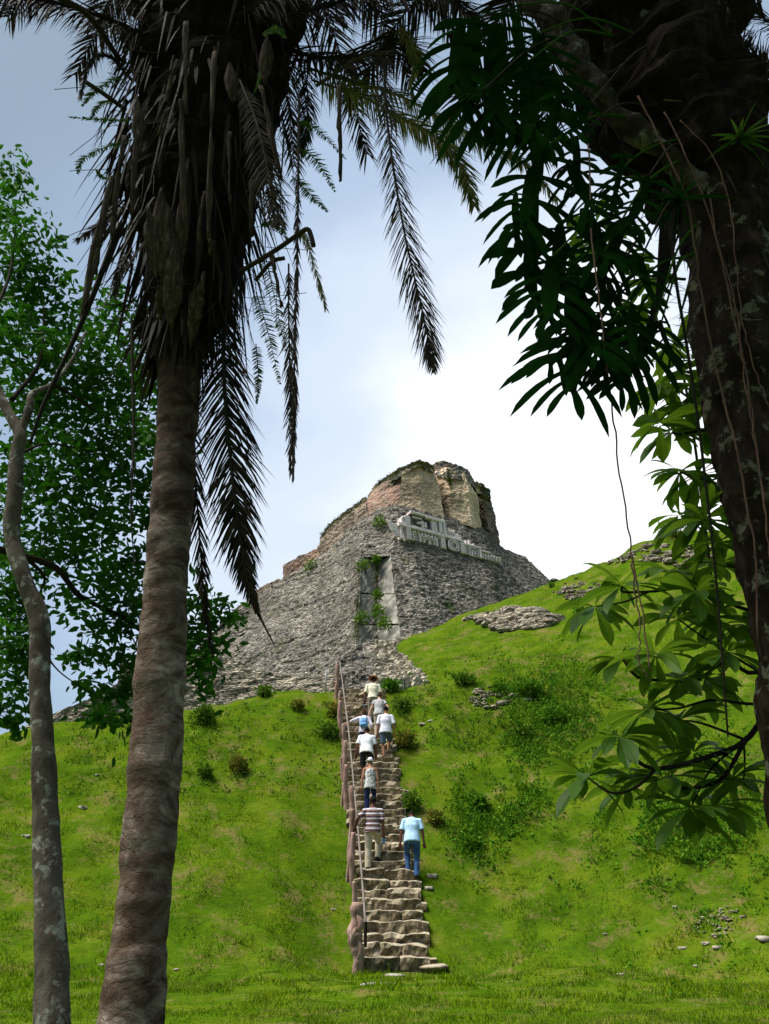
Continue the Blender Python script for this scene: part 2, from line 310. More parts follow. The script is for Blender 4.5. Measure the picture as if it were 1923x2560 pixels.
# grass blades, one uncountable mass
def fastmesh(name, V, Fq, m, rnd, smooth=False):
    me = bpy.data.meshes.new(name); k = Fq.shape[1]; me.vertices.add(len(V)); me.vertices.foreach_set('co', V.ravel().astype(np.float32))
    me.loops.add(Fq.size); me.loops.foreach_set('vertex_index', Fq.ravel().astype(np.int32)); me.polygons.add(len(Fq))
    me.polygons.foreach_set('loop_start', np.arange(0, Fq.size, k, dtype=np.int32)); me.update(calc_edges=True)
    at = me.attributes.new('rnd', 'FLOAT', 'POINT'); at.data.foreach_set('value', rnd.astype(np.float32))
    if smooth: me.polygons.foreach_set('use_smooth', [True]*len(me.polygons))
    me.materials.append(m); return link(name, me)
def blades(name, n, ylo, yhi, lmin, lmax, wd, lo=-.62, hi=.66, dens=None, m='grass', pw=1.0, kind='stuff'):
    t = rng.random(n); Y = ylo*(yhi/ylo)**(t**pw); X = (lo+(hi-lo)*rng.random(n))*Y
    keep = ~((np.abs(X-stair_x(Y)) < .76+.1*rng.random(n)) & (Y > 20.0) & (Y < 31.3))
    d = fbm(X*.9+3, Y*.9, None, 4); keep &= rng.random(n) < np.clip(.75+d*1.1, .15, 1)
    X, Y, d = X[keep], Y[keep], d[keep]; n = len(X); Z = gz(X, Y)-.012
    L = (lmin+(lmax-lmin)*rng.random(n)**1.5)*(1+1.6*np.clip(fbm(X*2.2, Y*2.2, None, 3)*1.6, -.5, .9)*np.clip((Y-9)/8, .12, 1)); th = rng.random(n)*6.283; ln = .25+.7*rng.random(n); ph = rng.random(n)*6.283
    L = L*np.clip((Y-5)/11, .35, 1); wv = wd*(.6+.8*rng.random(n))*np.clip(Y/16, .55, 1); B = np.stack([X, Y, Z], -1); S = np.stack([np.cos(th), np.sin(th), 0*th], -1)*wv[:, None]/2
    T = B+np.stack([np.cos(ph)*ln*L, np.sin(ph)*ln*L, L], -1); VV = np.stack([B-S, B+S, T], 1).reshape(-1, 3)
    r = np.repeat(np.clip(.5+.35*d+.28*rng.standard_normal(n), 0, 1), 3)
    return fastmesh(name, VV, np.arange(3*n).reshape(-1, 3), M[m], r)
tag(blades('grass', 420000, 7.5, 46, .035, .095, .021, pw=.85), 'bright green mown grass growing over the lawn and both mounds', 'grass', kind='stuff')

# ---------------------------------------------------------------- masonry sheets
def sheet(cols, res=.1, back=0., amp=.06, cw=.36, ch=.17, rough=.11, mb=None, close=True, seed=0, rowsub=None):
    G = np.array([[list(P(*p)) for p in c] for c in cols])       # columns x rows, left to right, bottom to top
    if back and close:
        t = G[:, -1:].copy(); t[..., 1] += back; G = np.concatenate([G, t], 1)
        b0 = G[:1].copy(); b0[..., 1] += back; b1_ = G[-1:].copy(); b1_[..., 1] += back
        G = np.concatenate([b0, G, b1_], 0)
    def res1(G, axis):
        d = np.linalg.norm(np.diff(G, axis=axis), axis=-1).max(axis=1-axis); idx = [0.]
        for i, L in enumerate(d):
            k = max(1, int(math.ceil(L/res))); idx += [i+(j+1)/k for j in range(k)]
        idx = np.array(idx); i0 = np.minimum(idx.astype(int), G.shape[axis]-2); f = idx-i0
        A = np.take(G, i0, axis); B = np.take(G, i0+1, axis); sh = [1, 1, 1]; sh[axis] = -1; f = f.reshape(sh)
        return A*(1-f)+B*f
    G = res1(res1(G, 0), 1)
    du = np.gradient(G, axis=0); dv = np.gradient(G, axis=1); Nn = np.cross(du, dv); Nn /= np.linalg.norm(Nn, axis=-1)[..., None]+1e-9
    x, y, z = G[..., 0], G[..., 1], G[..., 2]
    zz = z+.30*fbm(x*.8, y*.8, z*.8+seed, 3)+.13*vn(x*1.9, y*1.9, z*1.9); row = np.floor(zz/ch); s = x*.85+y*.75+.1*vn(x*3, y*3, z*3)
    cell = np.floor(s/cw+hsh(row, row*0+3)*.9); h = hsh(cell, row, row*0+seed)
    d = (h-.5)*amp*1.2+rough*fbm(x*.6+seed, y*.6, z*.6, 4)+.04*vn(x*7, y*7, z*9)
    d = d+amp*1.1*vn(x*3.1, y*3.1, z*4.4)
    G = G+Nn*d[..., None]
    a, b = G.shape[:2]; I = np.arange(a*b).reshape(a, b); f = np.stack([I[:-1, :-1], I[1:, :-1], I[1:, 1:], I[:-1, 1:]], -1).reshape(-1, 4)
    own = mb is None; mb = mb or MB(); mb.add(G.reshape(-1, 3), f.tolist())
    return mb
castle = empty('stone_pyramid', P(940, 1640, 50), 'grey rubble stepped pyramid temple rising behind the grass mounds, with a carved frieze', 'pyramid')
def cpart(name, m, cols, **k): return sheet(cols, **k).build(name, M[m], castle)
body = [[(380, 1760, 57), (425, 1690, 57.5), (500, 1612, 58.5)], [(440, 1760, 55), (520, 1640, 56.5), (595, 1514, 58.2)],
    [(600, 1760, 51), (655, 1580, 54), (702, 1452, 57.5)], [(750, 1760, 47), (778, 1545, 50.5), (803, 1386, 55)],
    [(840, 1700, 45), (860, 1450, 49.5), (875, 1322, 53.5)], [(893, 1640, 43.5), (904, 1389, 49.3), (915, 1290, 52.5)]]
cpart('slope_wall', 'rubble', body, back=6, seed=1)
cpart('slope_wall', 'rubble', [[(1008, 1640, 43.5), (978, 1389, 49.3), (1000, 1266, 52.3)], [(1060, 1640, 44), (1040, 1400, 49.6), (1050, 1276, 53.2)], [(1110, 1640, 45), (1110, 1440, 50.5), (1112, 1290, 54.5)],
    [(1250, 1600, 49), (1235, 1450, 53), (1202, 1314, 57)], [(1330, 1560, 52.5), (1290, 1452, 56), (1251, 1366, 60)], [(1430, 1540, 57), (1370, 1470, 59), (1315, 1393, 61.5)],
    [(1560, 1520, 61), (1430, 1490, 61.5), (1372, 1452, 63)]], back=6, seed=2)
cpart('corner_ridge', 'rubble', [[(904, 1391, 49.35), (915, 1290, 52.5)], [(942, 1391, 49.5), (955, 1272, 52.6)], [(978, 1391, 49.35), (1000, 1266, 52.3)]], back=4, seed=3)
cpart('corner_backing', 'rubble', [[(885, 1640, 45.2), (900, 1385, 50.6)], [(942, 1640, 46.6), (943, 1385, 51.6)], [(1014, 1640, 45.2), (984, 1385, 50.6)]], back=2, seed=9)
# recessed corner: smooth stucco courses, each its own slab
def lerp(a, b, t): return tuple(a[i]+(b[i]-a[i])*t for i in range(3))
for (pb, pt, ib, it) in (((893, 1640, 43.6), (905, 1391, 49.35), (942, 1640, 45.3), (943, 1394, 50.6)), ((943, 1640, 45.3), (944, 1394, 50.6), (1008, 1640, 43.6), (977, 1391, 49.35))):
    for k, (t0, t1) in enumerate(((0, .31), (.325, .62), (.635, 1.))):
        a, b, c, d = lerp(pb, pt, t0), lerp(pb, pt, t1), lerp(ib, it, t0), lerp(ib, it, t1); off = -.25*(2-k)*.6
        g = lambda p: (p[0], p[1], p[2]+off)
        cpart('stucco_panel', 'stucco', [[g(a), g(b)], [g(c), g(d)]], res=.3, back=.8, amp=.0, rough=.08, seed=k+5)
# side blocks and upper temple (left to right)
cpart('side_block', 'brown_wall', [[(615, 1530, 60.5), (634, 1478, 60.8)], [(640, 1520, 60.3), (668, 1458, 60.6)], [(720, 1490, 60), (700, 1447, 60.3)]], back=5, amp=.04, seed=11)
cpart('side_block', 'red', [[(708, 1470, 58.2), (708, 1412, 58.6)], [(750, 1450, 57.8), (748, 1390, 58.2)], [(812, 1420, 56.8), (794, 1371, 57.4)]], back=6, amp=.03, rough=.08, seed=12)
cpart('mid_wall', 'brown_wall', [[(790, 1410, 57.4), (792, 1374, 57.8), (806, 1342, 58.6)], [(830, 1385, 56.4), (822, 1330, 57), (828, 1312, 58)], [(870, 1360, 55), (868, 1300, 56), (865, 1282, 57)], [(925, 1320, 53.6), (915, 1265, 55), (914, 1247, 56)]], back=6, amp=.04, seed=13)
cpart('mossy_top', 'mossy', [[(800, 1362, 58.0), (806, 1336, 58.8)], [(822, 1336, 57.0), (832, 1303, 58)], [(866, 1303, 56), (870, 1274, 57)], [(916, 1262, 55), (915, 1243, 56)]], back=5, amp=.08, rough=.10, seed=14)
cpart('red_wall', 'red', [[(905, 1305, 54.6), (915, 1256, 55.4), (934, 1222, 56)], [(950, 1290, 53.8), (950, 1240, 54.6), (962, 1206, 55.4)], [(1001, 1276, 53.0), (1000, 1222, 53.6), (1000, 1190, 54.6)]], back=6, amp=.03, rough=.08, seed=15)
cpart('temple_wall', 'brown_wall', [[(905, 1262, 56), (936, 1213, 57)], [(950, 1226, 55), (965, 1192, 56.2)], [(1002, 1200, 53.9), (1004, 1168, 55.0)]], back=7, amp=.08, rough=.2, seed=16)
cpart('mossy_top', 'mossy', [[(933, 1232, 55.7), (938, 1212, 56.3)], [(965, 1214, 55.0), (970, 1188, 55.8)], [(1008, 1188, 53.65), (1008, 1166, 54.4)], [(1046, 1164, 53.95), (1049, 1149, 54.6)], [(1082, 1182, 54.8), (1084, 1164, 55.6)]], back=6, amp=.08, rough=.10, seed=17)
cpart('pale_wall', 'pale', [[(1000, 1273, 52.7), (1000, 1220, 53.3), (1006, 1175, 53.8)], [(1050, 1283, 53.2), (1048, 1215, 53.8), (1046, 1160, 54.2)], [(1110, 1297, 54.2), (1101, 1232, 54.9), (1082, 1172, 55.2)]], back=5, amp=.03, rough=.1, seed=18)
cpart('buttress', 'pale', [[(1112, 1300, 56.2), (1098, 1225, 56.8), (1090, 1172, 57.2)], [(1128, 1300, 55.2), (1125, 1225, 55.8), (1118, 1170, 56.4)], [(1180, 1318, 55.6), (1172, 1225, 56.2), (1160, 1180, 56.8)], [(1207, 1325, 56.8), (1192, 1240, 57.4), (1176, 1196, 58)]], back=6, amp=.05, rough=.2, seed=19)
cpart('buttress_cap', 'rubble', [[(1092, 1190, 56.9), (1090, 1170, 57.2)], [(1118, 1196, 55.95), (1118, 1166, 56.4)], [(1150, 1200, 56.15), (1150, 1165, 56.6)], [(1182, 1215, 56.9), (1173, 1174, 57.4)], [(1194, 1236, 57.5), (1184, 1200, 58)]], back=6, amp=.05, rough=.08, seed=20)
cpart('end_buttress', 'brown_wall', [[(1198, 1325, 60), (1190, 1260, 60.2), (1182, 1206, 60.4)], [(1228, 1345, 58.8), (1210, 1270, 59.2), (1200, 1210, 59.6)], [(1256, 1375, 60.2), (1240, 1300, 60), (1226, 1228, 60.2)]], back=4, amp=.06, rough=.22, seed=21)
cpart('mossy_top', 'mossy', [[(1184, 1230, 60.1), (1182, 1202, 60.4)], [(1204, 1236, 59.0), (1202, 1206, 59.5)], [(1227, 1250, 59.8), (1224, 1225, 60.2)]], back=4, amp=.08, rough=.10, seed=22)
cpart('roof_comb', 'brown_wall', [[(1074, 1172, 60), (1078, 1164, 60.2)], [(1100, 1174, 59.6), (1102, 1150, 60)], [(1118, 1174, 59.8), (1116, 1149, 60)], [(1132, 1178, 60), (1130, 1158, 60.2)], [(1152, 1182, 60.2), (1150, 1166, 60.4)]], back=3, amp=.10, rough=.1, seed=23)
cpart('red_niche', 'red', [[(1085, 1235, 57.2), (1084, 1182, 57.4)], [(1100, 1262, 56.6), (1096, 1185, 57.0)], [(1122, 1250, 56.4), (1120, 1200, 56.8)]], back=3, amp=.04, rough=.15, seed=24)
# carved frieze
fz = bpy.data.objects.new('frieze', None)
A_, B_ = np.array(P(996, 1345, 50.0)), np.array(P(1251, 1410, 54.9)); D_ = B_-A_; Lf = np.linalg.norm(D_); D_ /= Lf
U_ = nrm(np.array([0, .18, 1.])-D_*np.dot([0, .18, 1.], D_)); N_ = np.cross(D_, U_)
if N_[1] > 0: N_ = -N_
fm = MB(); KS, KT = Lf/1060, .0076
def fb(x0, x1, t0, t1, d=.15, d0=-.3, sl=0):
    x0, x1, t0, t1 = (x0-400)*KS, (x1-400)*KS, t0*KT, t1*KT
    q = []
    d = d*.62 if d > 0 else d
    for dd, ins in ((d0, 0), (d-.015, 0), (d, .02)):
        for (x, t) in ((x0+ins, t0+ins), (x1-ins, t0+ins), (x1-ins+sl, t1-ins), (x0+ins+sl, t1-ins)):
            q.append(A_+D_*x+U_*t+N_*dd)
    f = [(8, 9, 10, 11)]
    for k in (0, 4):
        for j in range(4): f.append((k+j, k+(j+1) % 4, k+4+(j+1) % 4, k+4+j))
    fm.add(q, f)
def ring(x, t, rx, rt, wd, d):
    n = 20
    for ra, rb in ((1., 1-wd),):
        q = []; f = []
        for k in range(n):
            a = 2*math.pi*k/n; c, s = math.copysign(abs(math.cos(a))**.6, math.cos(a)), math.copysign(abs(math.sin(a))**.6, math.sin(a))
            for (r, dd) in ((ra, d-.12), (ra, d), (rb, d), (rb, d-.12)):
                q.append(A_+D_*((x-400)*KS+c*rx*r*KS)+U_*(t+s*rt*r)*KT+N_*dd)
            j = (k+1) % n
            for m in range(3): f.append((k*4+m, j*4+m, j*4+m+1, k*4+m+1))
        fm.add(q, f)
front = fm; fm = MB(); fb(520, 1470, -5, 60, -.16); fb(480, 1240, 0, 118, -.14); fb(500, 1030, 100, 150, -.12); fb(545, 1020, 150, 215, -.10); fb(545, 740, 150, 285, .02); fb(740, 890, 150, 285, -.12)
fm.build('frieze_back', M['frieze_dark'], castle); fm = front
fb(345, 378, 60, 150, .06, sl=-.25, d0=-.1); fb(372, 420, 14, 138, .03, sl=-.12, d0=-.1); fb(420, 440, 0, 135, .22)
for x0, x1, tt in ((475, 522, 235), (820, 865, 160), (1025, 1072, 120), (1228, 1246, 92)): fb(x0, x1, 0, tt, .30)
fb(405, 1060, 116, 134, .36); fb(405, 1040, 137, 152, .30); fb(1040, 1250, 96, 112, .28); fb(1246, 1350, 74, 88, .24); fb(1350, 1470, 48, 60, .2)
fb(535, 690, 278, 296, .34); fb(690, 870, 262, 290, .40); fb(560, 650, 240, 252, .26); fb(745, 800, 150, 258, .24); fb(820, 850, 160, 262, .34); fb(862, 892, 150, 300, .30)
fb(640, 665, 160, 225, .28); fb(672, 690, 165, 215, .3); fb(600, 640, 190, 205, .3); fb(440, 475, 160, 205, .2); fb(450, 500, 205, 222, .28)
for x in range(560, 800, 34): fb(x, x+12, 92, 110, .24)
for x in range(880, 1000, 24): fb(x, x+10, 158, 205, .22); fb(x+2, x+18, 212, 222, .26)
fb(590, 800, 84, 92, .22)
for x in (640, 690, 740): ring(x, 72, 22, 14, .45, .22)
fb(600, 625, 10, 92, .2); fb(770, 792, 10, 92, .2); fb(630, 765, 46, 56, .25); fb(640, 660, 10, 40, .25); fb(690, 715, 5, 40, .25); fb(740, 760, 12, 40, .22)
fb(540, 552, 8, 105, .18)
for t in (15, 40, 65, 90): fb(552, 580, t, t+12, .2); fb(480, 516, t+20, t+30, .36); fb(826, 860, t+6, t+14, .35); fb(1030, 1066, t, t+8, .35)
ring(945, 52, 56, 54, .16, .24); ring(945, 52, 36, 36, .26, .24); fb(930, 962, 30, 38, .24); fb(930, 962, 48, 56, .24); fb(925, 960, 68, 76, .24)
for k in range(5): fb(1080, 1105, 8+k*19, 18+k*19, .2); fb(1195, 1218, 4+k*17, 12+k*17, .22)
fb(1110, 1190, 78, 88, .25); fb(1115, 1130, 8, 76, .22); fb(1140, 1185, 50, 60, .24); fb(1142, 1156, 10, 48, .22); fb(1170, 1186, 20, 48, .24); fb(1120, 1190, 0, 10, .2)
for x in range(1255, 1460, 30): h_ = 68-(x-1255)*.12; fb(x, x+18, 6, h_*.45, .2); fb(x+4, x+14, h_*.55, h_*.85, .22); fb(x-4, x+24, h_*.46, h_*.54, .26)
for x, t in ((980, 150), (1010, 150), (1030, 150), (1090, 112), (1130, 112), (1170, 108)): fb(x, x+20, t, t+28+(x % 3)*9, .2)
bpy.data.objects.remove(fz)
fm.build('frieze', M['frieze'], castle)
def leaf(mb, p, ax, L, wr=.4, c=None, curl=.15):
    s = np.cross(ax, rng.standard_normal(3)); s = nrm(s); nn = np.cross(ax, s); w_ = L*wr/2
    q = [p, p+ax*L*.35+s*w_, p+ax*L*.35-nn*w_*.35, p+ax*L*.35-s*w_, p+ax*L*.72+s*w_*.75-nn*L*curl*.3, p+ax*L*.7-nn*(w_*.3+L*curl*.3), p+ax*L*.72-s*w_*.75-nn*L*curl*.3, p+ax*L-nn*L*curl]
    mb.add(q, [(0, 2, 1), (0, 3, 2), (1, 2, 5, 4), (2, 3, 6, 5), (4, 5, 7), (5, 6, 7)], float(np.clip(.5+.25*rng.standard_normal(), 0, 1)) if c is None else c)
ms = MB()
def mossline(mb, pts, n, r):
    c_ = np.array([list(P(*q)) for q in pts]); 
    for k in range(n):
        t = rng.random()*(len(c_)-1); i = min(int(t), len(c_)-2); c = c_[i]+(c_[i+1]-c_[i])*(t-i); mm = int(6+8*rng.random())
        for q in range(mm): d = rng.normal(size=3)*r*.45*np.array([1, .5, .8]); leaf(mb, c+d, nrm(rng.normal(size=3)+np.array([0, -.3, .2])), .10*rng.uniform(.5, 1.2), .5)
mossline(ms, [(806, 1340, 57.6), (832, 1308, 56.8), (870, 1280, 54.9), (914, 1250, 54.6)], 120, .28); mossline(ms, [(936, 1216, 55.2), (970, 1193, 54.4), (1008, 1172, 53.2), (1048, 1156, 53.4), (1082, 1170, 54.4)], 150, .22)
mossline(ms, [(1120, 1172, 55.2), (1124, 1200, 55.1), (1128, 1225, 55.0)], 60, .2); mossline(ms, [(1186, 1210, 59.2), (1222, 1228, 59.2), (1205, 1250, 58.6)], 50, .25); mossline(ms, [(710, 1450, 56.6), (760, 1432, 56), (800, 1412, 55)], 50, .3); mossline(ms, [(1020, 1352, 50), (1120, 1392, 52.2), (1240, 1416, 55)], 60, .2)
mossline(ms, [(942, 1400, 49.8), (943, 1480, 48.0), (943, 1600, 45.0)], 90, .18); mossline(ms, [(897, 1420, 48), (893, 1530, 45.8), (893, 1600, 44)], 60, .2)
ms.build('moss', M['moss'], castle)['kind'] = 'stuff'
# plants rooted in the joints of the pyramid
def leafcloud(mb, c, r, n, L, wr=.45, up=.3, flat=1.):
    c = np.array(c)
    for k in range(n):
        d = nrm(rng.standard_normal(3)); p = c+d*np.array(r)*rng.random()**.5; ax = nrm(d+rng.standard_normal(3)*.7+np.array([0, 0, up]))
        leaf(mb, p, ax, L*(.6+.7*rng.random()), wr)
for i, (u, v, Y, r, lb) in enumerate([(907, 1415, 48.6, .55, 'tuft of yellow-green weeds at the top of the recessed pyramid corner'), (942, 1400, 49.2, .3, 'small weed tuft in the recessed corner just right of the yellow-green tuft'),
        (905, 1545, 45.2, .6, 'weeds hanging on the left edge of the recessed pyramid corner'), (945, 1530, 45.2, .55, 'weeds growing in the groove of the recessed pyramid corner'), (962, 1560, 44.4, .5, 'low weeds on the lower right stucco panel of the pyramid corner'),
        (775, 1415, 54.5, .7, 'yellow-green weeds beside the red side block of the pyramid'), (950, 1305, 51.3, .6, 'weed streak on the rubble left of the carved frieze'), (944, 1490, 46.6, .4, 'thin weeds halfway up the groove of the pyramid corner')]):
    m = MB(); leafcloud(m, P(u, v, Y), (r*.7, .35, r*.8), 170, .19); tag(m.build('weed_tuft', M['shrub']), lb, 'weeds', 'weeds growing on the pyramid')
# ---------------------------------------------------------------- terrace walls
tw = sheet([[(15, 1900, 30.6), (20, 1852, 30.8)], [(100, 1870, 31), (100, 1798, 31.2)], [(200, 1850, 31.4), (200, 1755, 31.6)], [(292, 1830, 32), (294, 1706, 32.2)], [(300, 1830, 32), (302, 1655, 32.4)], [(345, 1830, 32.2), (346, 1646, 32.6)],
    [(455, 1820, 32), (458, 1640, 32.8)], [(545, 1810, 32.2), (540, 1625, 33.2)], [(562, 1805, 32.3), (560, 1645, 33.2)], [(640, 1790, 32.4), (635, 1672, 33.2)], [(700, 1780, 32.6), (700, 1688, 33.4)], [(845, 1780, 32.2), (842, 1688, 33.0)]], res=.14, back=3, amp=.05, cw=.3, ch=.12, rough=.12, seed=31)
tag(tw.build('retaining_wall', M['rubble_tan']), 'low rubble retaining wall along the top of the left grass mound', 'wall')
fw = sheet([[(828, 1760, 31.6), (838, 1690, 32.4), (846, 1652, 33.2)], [(880, 1760, 31.4), (880, 1680, 32.6), (880, 1626, 34)], [(920, 1760, 31.2), (915, 1680, 33), (905, 1604, 35.8)], [(965, 1760, 31.0), (945, 1690, 32.3), (922, 1606, 35.8)]], res=.14, back=3, amp=.08, cw=.3, ch=.13, rough=.15, seed=32)
tag(fw.build('stub_wall', M['rubble']), 'dark rubble wall face left of the upper stone steps', 'wall')
tag(sheet([[(960, 1640, 42), (975, 1600, 43)], [(1030, 1630, 42), (1030, 1586, 43)], [(1120, 1600, 42.6), (1100, 1575, 43.4)]], res=.16, back=2, amp=.07, rough=.1, seed=33).build('footing_wall', M['rubble_tan']), 'strip of tan footing stones at the foot of the pyramid above the grass', 'wall')
# ---------------------------------------------------------------- stairs
def stone_block(mb, x0, x1, y0, y1, z0, z1, jag=.03, seed=0., nseg=None, round_=.035):
    nxs = max(3, int((x1-x0)/.07)); xs = np.linspace(x0, x1, nxs)
    # section in y,z: rounded nose at front top
    sec = [(y0, z0), (y0-.005, z0+(z1-z0)*.35), (y0, z0+(z1-z0)*.7), (y0+round_*.4, z1-round_*.4), (y0+round_*1.3, z1), (y0+(y1-y0)*.5, z1+.003), (y1, z1)]
    V = np.array([[(x, s[0], s[1]) for s in sec] for x in xs]); sh = V.shape
    d = fbm(V[..., 0]*4+seed, V[..., 1]*4, V[..., 2]*5, 3); d2 = fbm(V[..., 0]*2.1-seed, V[..., 1]*3, V[..., 2]*3+7, 3)
    V[..., 1] += d*jag*2.0+jag*.8*vn(V[..., 0]*9+seed, V[..., 2]*9); V[..., 2] += d2*jag*.9
    V[..., 2] -= np.abs(np.linspace(-1, 1, len(xs)))[:, None]**8*.018*(V[..., 2] > (z0+z1)/2); V[0, :, 1] += .03; V[-1, :, 1] += .03; V[..., 2] += .03*vn(V[..., 0]*5+seed, V[..., 1]*2)*(V[..., 2] > z0+.6*(z1-z0))
    a, b = sh[:2]; I = np.arange(a*b).reshape(a, b); f = np.stack([I[:-1, :-1], I[1:, :-1], I[1:, 1:], I[:-1, 1:]], -1).reshape(-1, 4).tolist()
    f += [tuple(I[0, ::-1]), tuple(I[-1])]
    mb.add(V.reshape(-1, 3), f)
M['pale_step'] = masonry('pale_eroded_steps', [(.30,.26,.20), (.52,.46,.36), (.38,.34,.27), (.60,.54,.44)], sc_=(3, 3, 6), stain_amt=.5, crack=.45)
stairs = empty('stone_staircase', (.33, 20.3, 0), 'steep worn stone staircase climbing between the two grass mounds', 'staircase')
NS = 37; rz, rt = 8.2/NS, 10.5/NS
for k in range(NS):
    mb = MB(); y0 = 20.3+k*rt; z1 = (k+1)*rz; xc = float(stair_x(y0)); wl = xc-.83+.07*random.uniform(-1, 1); wr = xc+(.68 if k < 10 else .78)+.07*random.uniform(-1, 1)
    if k < 10: wl += .02
    x = wl
    while x < wr-.12:
        ln = random.uniform(.35, 1.1); x2 = min(wr, x+ln); dy = random.uniform(-.05, .05); dz = random.uniform(-.045, .02)
        stone_block(mb, x, x2+.012, y0+dy, y0+rt+.12, z1-rz-.16, z1+dz, .045+.014*(k % 3), k*3.1+x)
        x = x2
    if random.random() < .5: stone_block(mb, wr-.1, wr+.16, y0+.06, y0+.3, z1-rz-.2, z1-.04, .05, k)
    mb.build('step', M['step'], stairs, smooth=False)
up = empty('upper_steps', P(1010, 1700, 31.4), 'pale flight of eroded steps above the people, leading up to the pyramid foot', 'staircase')
nu = 15
for k in range(nu):
    t = k/(nu-1); t2 = (k+1.6)/(nu-1); Lp, Rp = P(938-24*t, 1702-97*t, 31.2+5.2*t), P(1078-102*t, 1702-97*t, 31.0+5.8*t); mb = MB(); x = Lp.x
    zt = (Lp.z+Rp.z)/2+.12; y0 = (Lp.y+Rp.y)/2
    while x < Rp.x-.1:
        x2 = min(Rp.x, x+random.uniform(.2, .5)); stone_block(mb, x, x2, y0+random.uniform(-.09, .09), y0+.62, zt-.5, zt+random.uniform(-.06, .05), .06, k*2+x); x = x2
    mb.build('step', M['pale_step'], up)
# slabs in front of the first step
def rockmesh(c, r, seed=0, sub=3, jag=.25):
    import bmesh
    bm = bmesh.new(); bmesh.ops.create_icosphere(bm, subdivisions=sub, radius=1); V = np.array([v.co[:] for v in bm.verts])
    f = [tuple(v.index for v in q.verts) for q in bm.faces]; bm.free()
    d = 1+jag*fbm(V[:, 0]*1.3+seed, V[:, 1]*1.3, V[:, 2]*1.3, 4); V = V*d[:, None]; V[:, 2] = np.clip(V[:, 2], -.8, .75)
    mb = MB(); mb.add(V*np.array(r)+np.array(c), f); return mb
def ground_at(u, v, y0=8, y1=47):
    a, b = ray(u, v); Ys = np.linspace(y0, y1, 900); g = gz(a*Ys, Ys)-(EYE+b*Ys); i = np.argmax(g > 0)
    if g[i] <= 0: i = len(Ys)-1
    Y = Ys[i]; return Vector((a*Y, Y, float(gz(np.array(a*Y), np.array(Y)))))
for (u, v, r, lb) in [(968, 2463, (.52, .17, .05), 'flat pale slab lying in the lawn below the lowest step'), (985, 2440, (.24, .12, .05), 'small buried stone between the lawn slab and the lowest step'), (1082, 2418, (.36, .34, .09), 'grey sloping boulder at the right end of the lowest step')]:
    c = ground_at(u, v); tag(rockmesh(c, r, u).build('stone_slab' if r[2] < .06 else 'boulder', M['rock'] if u != 1082 else M['step'], smooth=True), lb, 'stone')
# ---------------------------------------------------------------- railing
def solve(v, dz, lo=19.5, hi=33):
    _, b = ray(960, v); Ys = np.linspace(lo, hi, 2700); g = stair_z(Ys)+np.clip(Ys-30.8, 0, 9)*.3+dz-(EYE+b*Ys); i = int(np.argmin(np.abs(g))); return float(Ys[i])
fence = empty('stair_railing', P(893, 2415, 20.2), 'row of pinkish carved posts with a grey handrail along the left side of the stairs', 'railing')
posts = [(889, 2203, 18, 1.25), (883, 2081, 19, 1.35), (879, 2022, 19, 1.2), (881, 1965, 17, 1.1), (867, 1912, 17, 1.2), (863, 1851, 15, 1.15), (860, 1810, 14, 1.1), (853, 1752, 15, 1.1), (850, 1727, 10, 1.0), (843, 1662, 12, 1.25)]
def post(pt, h, wd, seed, shape=None, lean=(0, 0)):
    mb = MB(); n = 26; pts = []; rad = []
    for i in range(n):
        t = i/(n-1); z = -.25+(h+.25)*t
        pts.append((pt[0]+lean[0]*(t-.5)+.02*math.sin(seed+t*5), pt[1]+lean[1]*(t-.5)-.01*math.sin(seed*2+t*6), pt[2]+z))
        r = wd/2*(1+.07*math.sin(seed*1.7+t*7)+.05*math.sin(seed+t*19)); r *= 1 if t < .96 else .88
        rad.append(r)
    if shape:
        for i in range(n): pts[i] = (pts[i][0]+np.interp(i/(n-1), *shape[0]), pts[i][1], pts[i][2]); rad[i] = wd/2*np.interp(i/(n-1), *shape[1])
    tube(mb, pts, rad, 18, rough=.22 if not shape else .35, freq=8); o = mb.build('post', M['post'], fence, smooth=True); return o
for i, (u, v, wpx, h) in enumerate(posts):
    Y = solve(v, 1.1); p = P(u, v, Y); dpt = Y*CP+(p.z-EYE)*SP
    post((p.x, Y, p.z-h), h, wpx*dpt/F*.76, i*1.9)
    if i in (1, 4, 5): post((p.x-.11, Y+.12, p.z-h-.25), h*.8, .075, i*2.3)
pb = P(891, 2415, 20.15)
p = post((pb.x, 20.15, pb.z), 1.22, .26, .4, shape=(([0, .3, .5, .62, .78, 1], [0, .03, -.04, -.05, .02, .03]), ([0, .2, .35, .46, .6, .75, .92, 1], [.8, .9, 1.15, 1.05, 1.3, .85, 1.15, .9])))
for (dx, z, rx, rz_) in ((.09, .36, .055, .16), (-.09, .58, .06, .15), (.09, .86, .06, .12)):
    m = MB(); tube(m, [(pb.x+dx*.2, 20.05, z-rz_*1.4), (pb.x+dx, 20.03, z-rz_*.4), (pb.x+dx, 20.03, z+rz_*.4), (pb.x+dx*.1, 20.06, z+rz_*1.5)], [.03, rx, rx, .03], 12, .3, 8); m.build('carved_root', M['post'], fence, smooth=True)
m = MB(); rp = [P(915, 2307, 20.55), P(905, 2180, 21.3), P(897, 2065, 22.15), P(891, 2022, 22.7), P(884, 1935, 24.3), P(874, 1835, 26.6), P(862, 1740, 29.4), P(851, 1660, 32.2)]
for i in range(1, len(rp)-1): pass
a0, a1 = np.array(rp[0]), np.array(rp[-1])
rr = [P(u, v, solve(v, 1.0)) for (u, v) in ((914, 2307), (896, 2080), (890, 2015), (879, 1900), (871, 1820), (857, 1710), (850, 1655))]
tube(m, cat(rr, 60), .025, 8, .15, 6); m.build('handrail', M['rail'], fence, smooth=True)
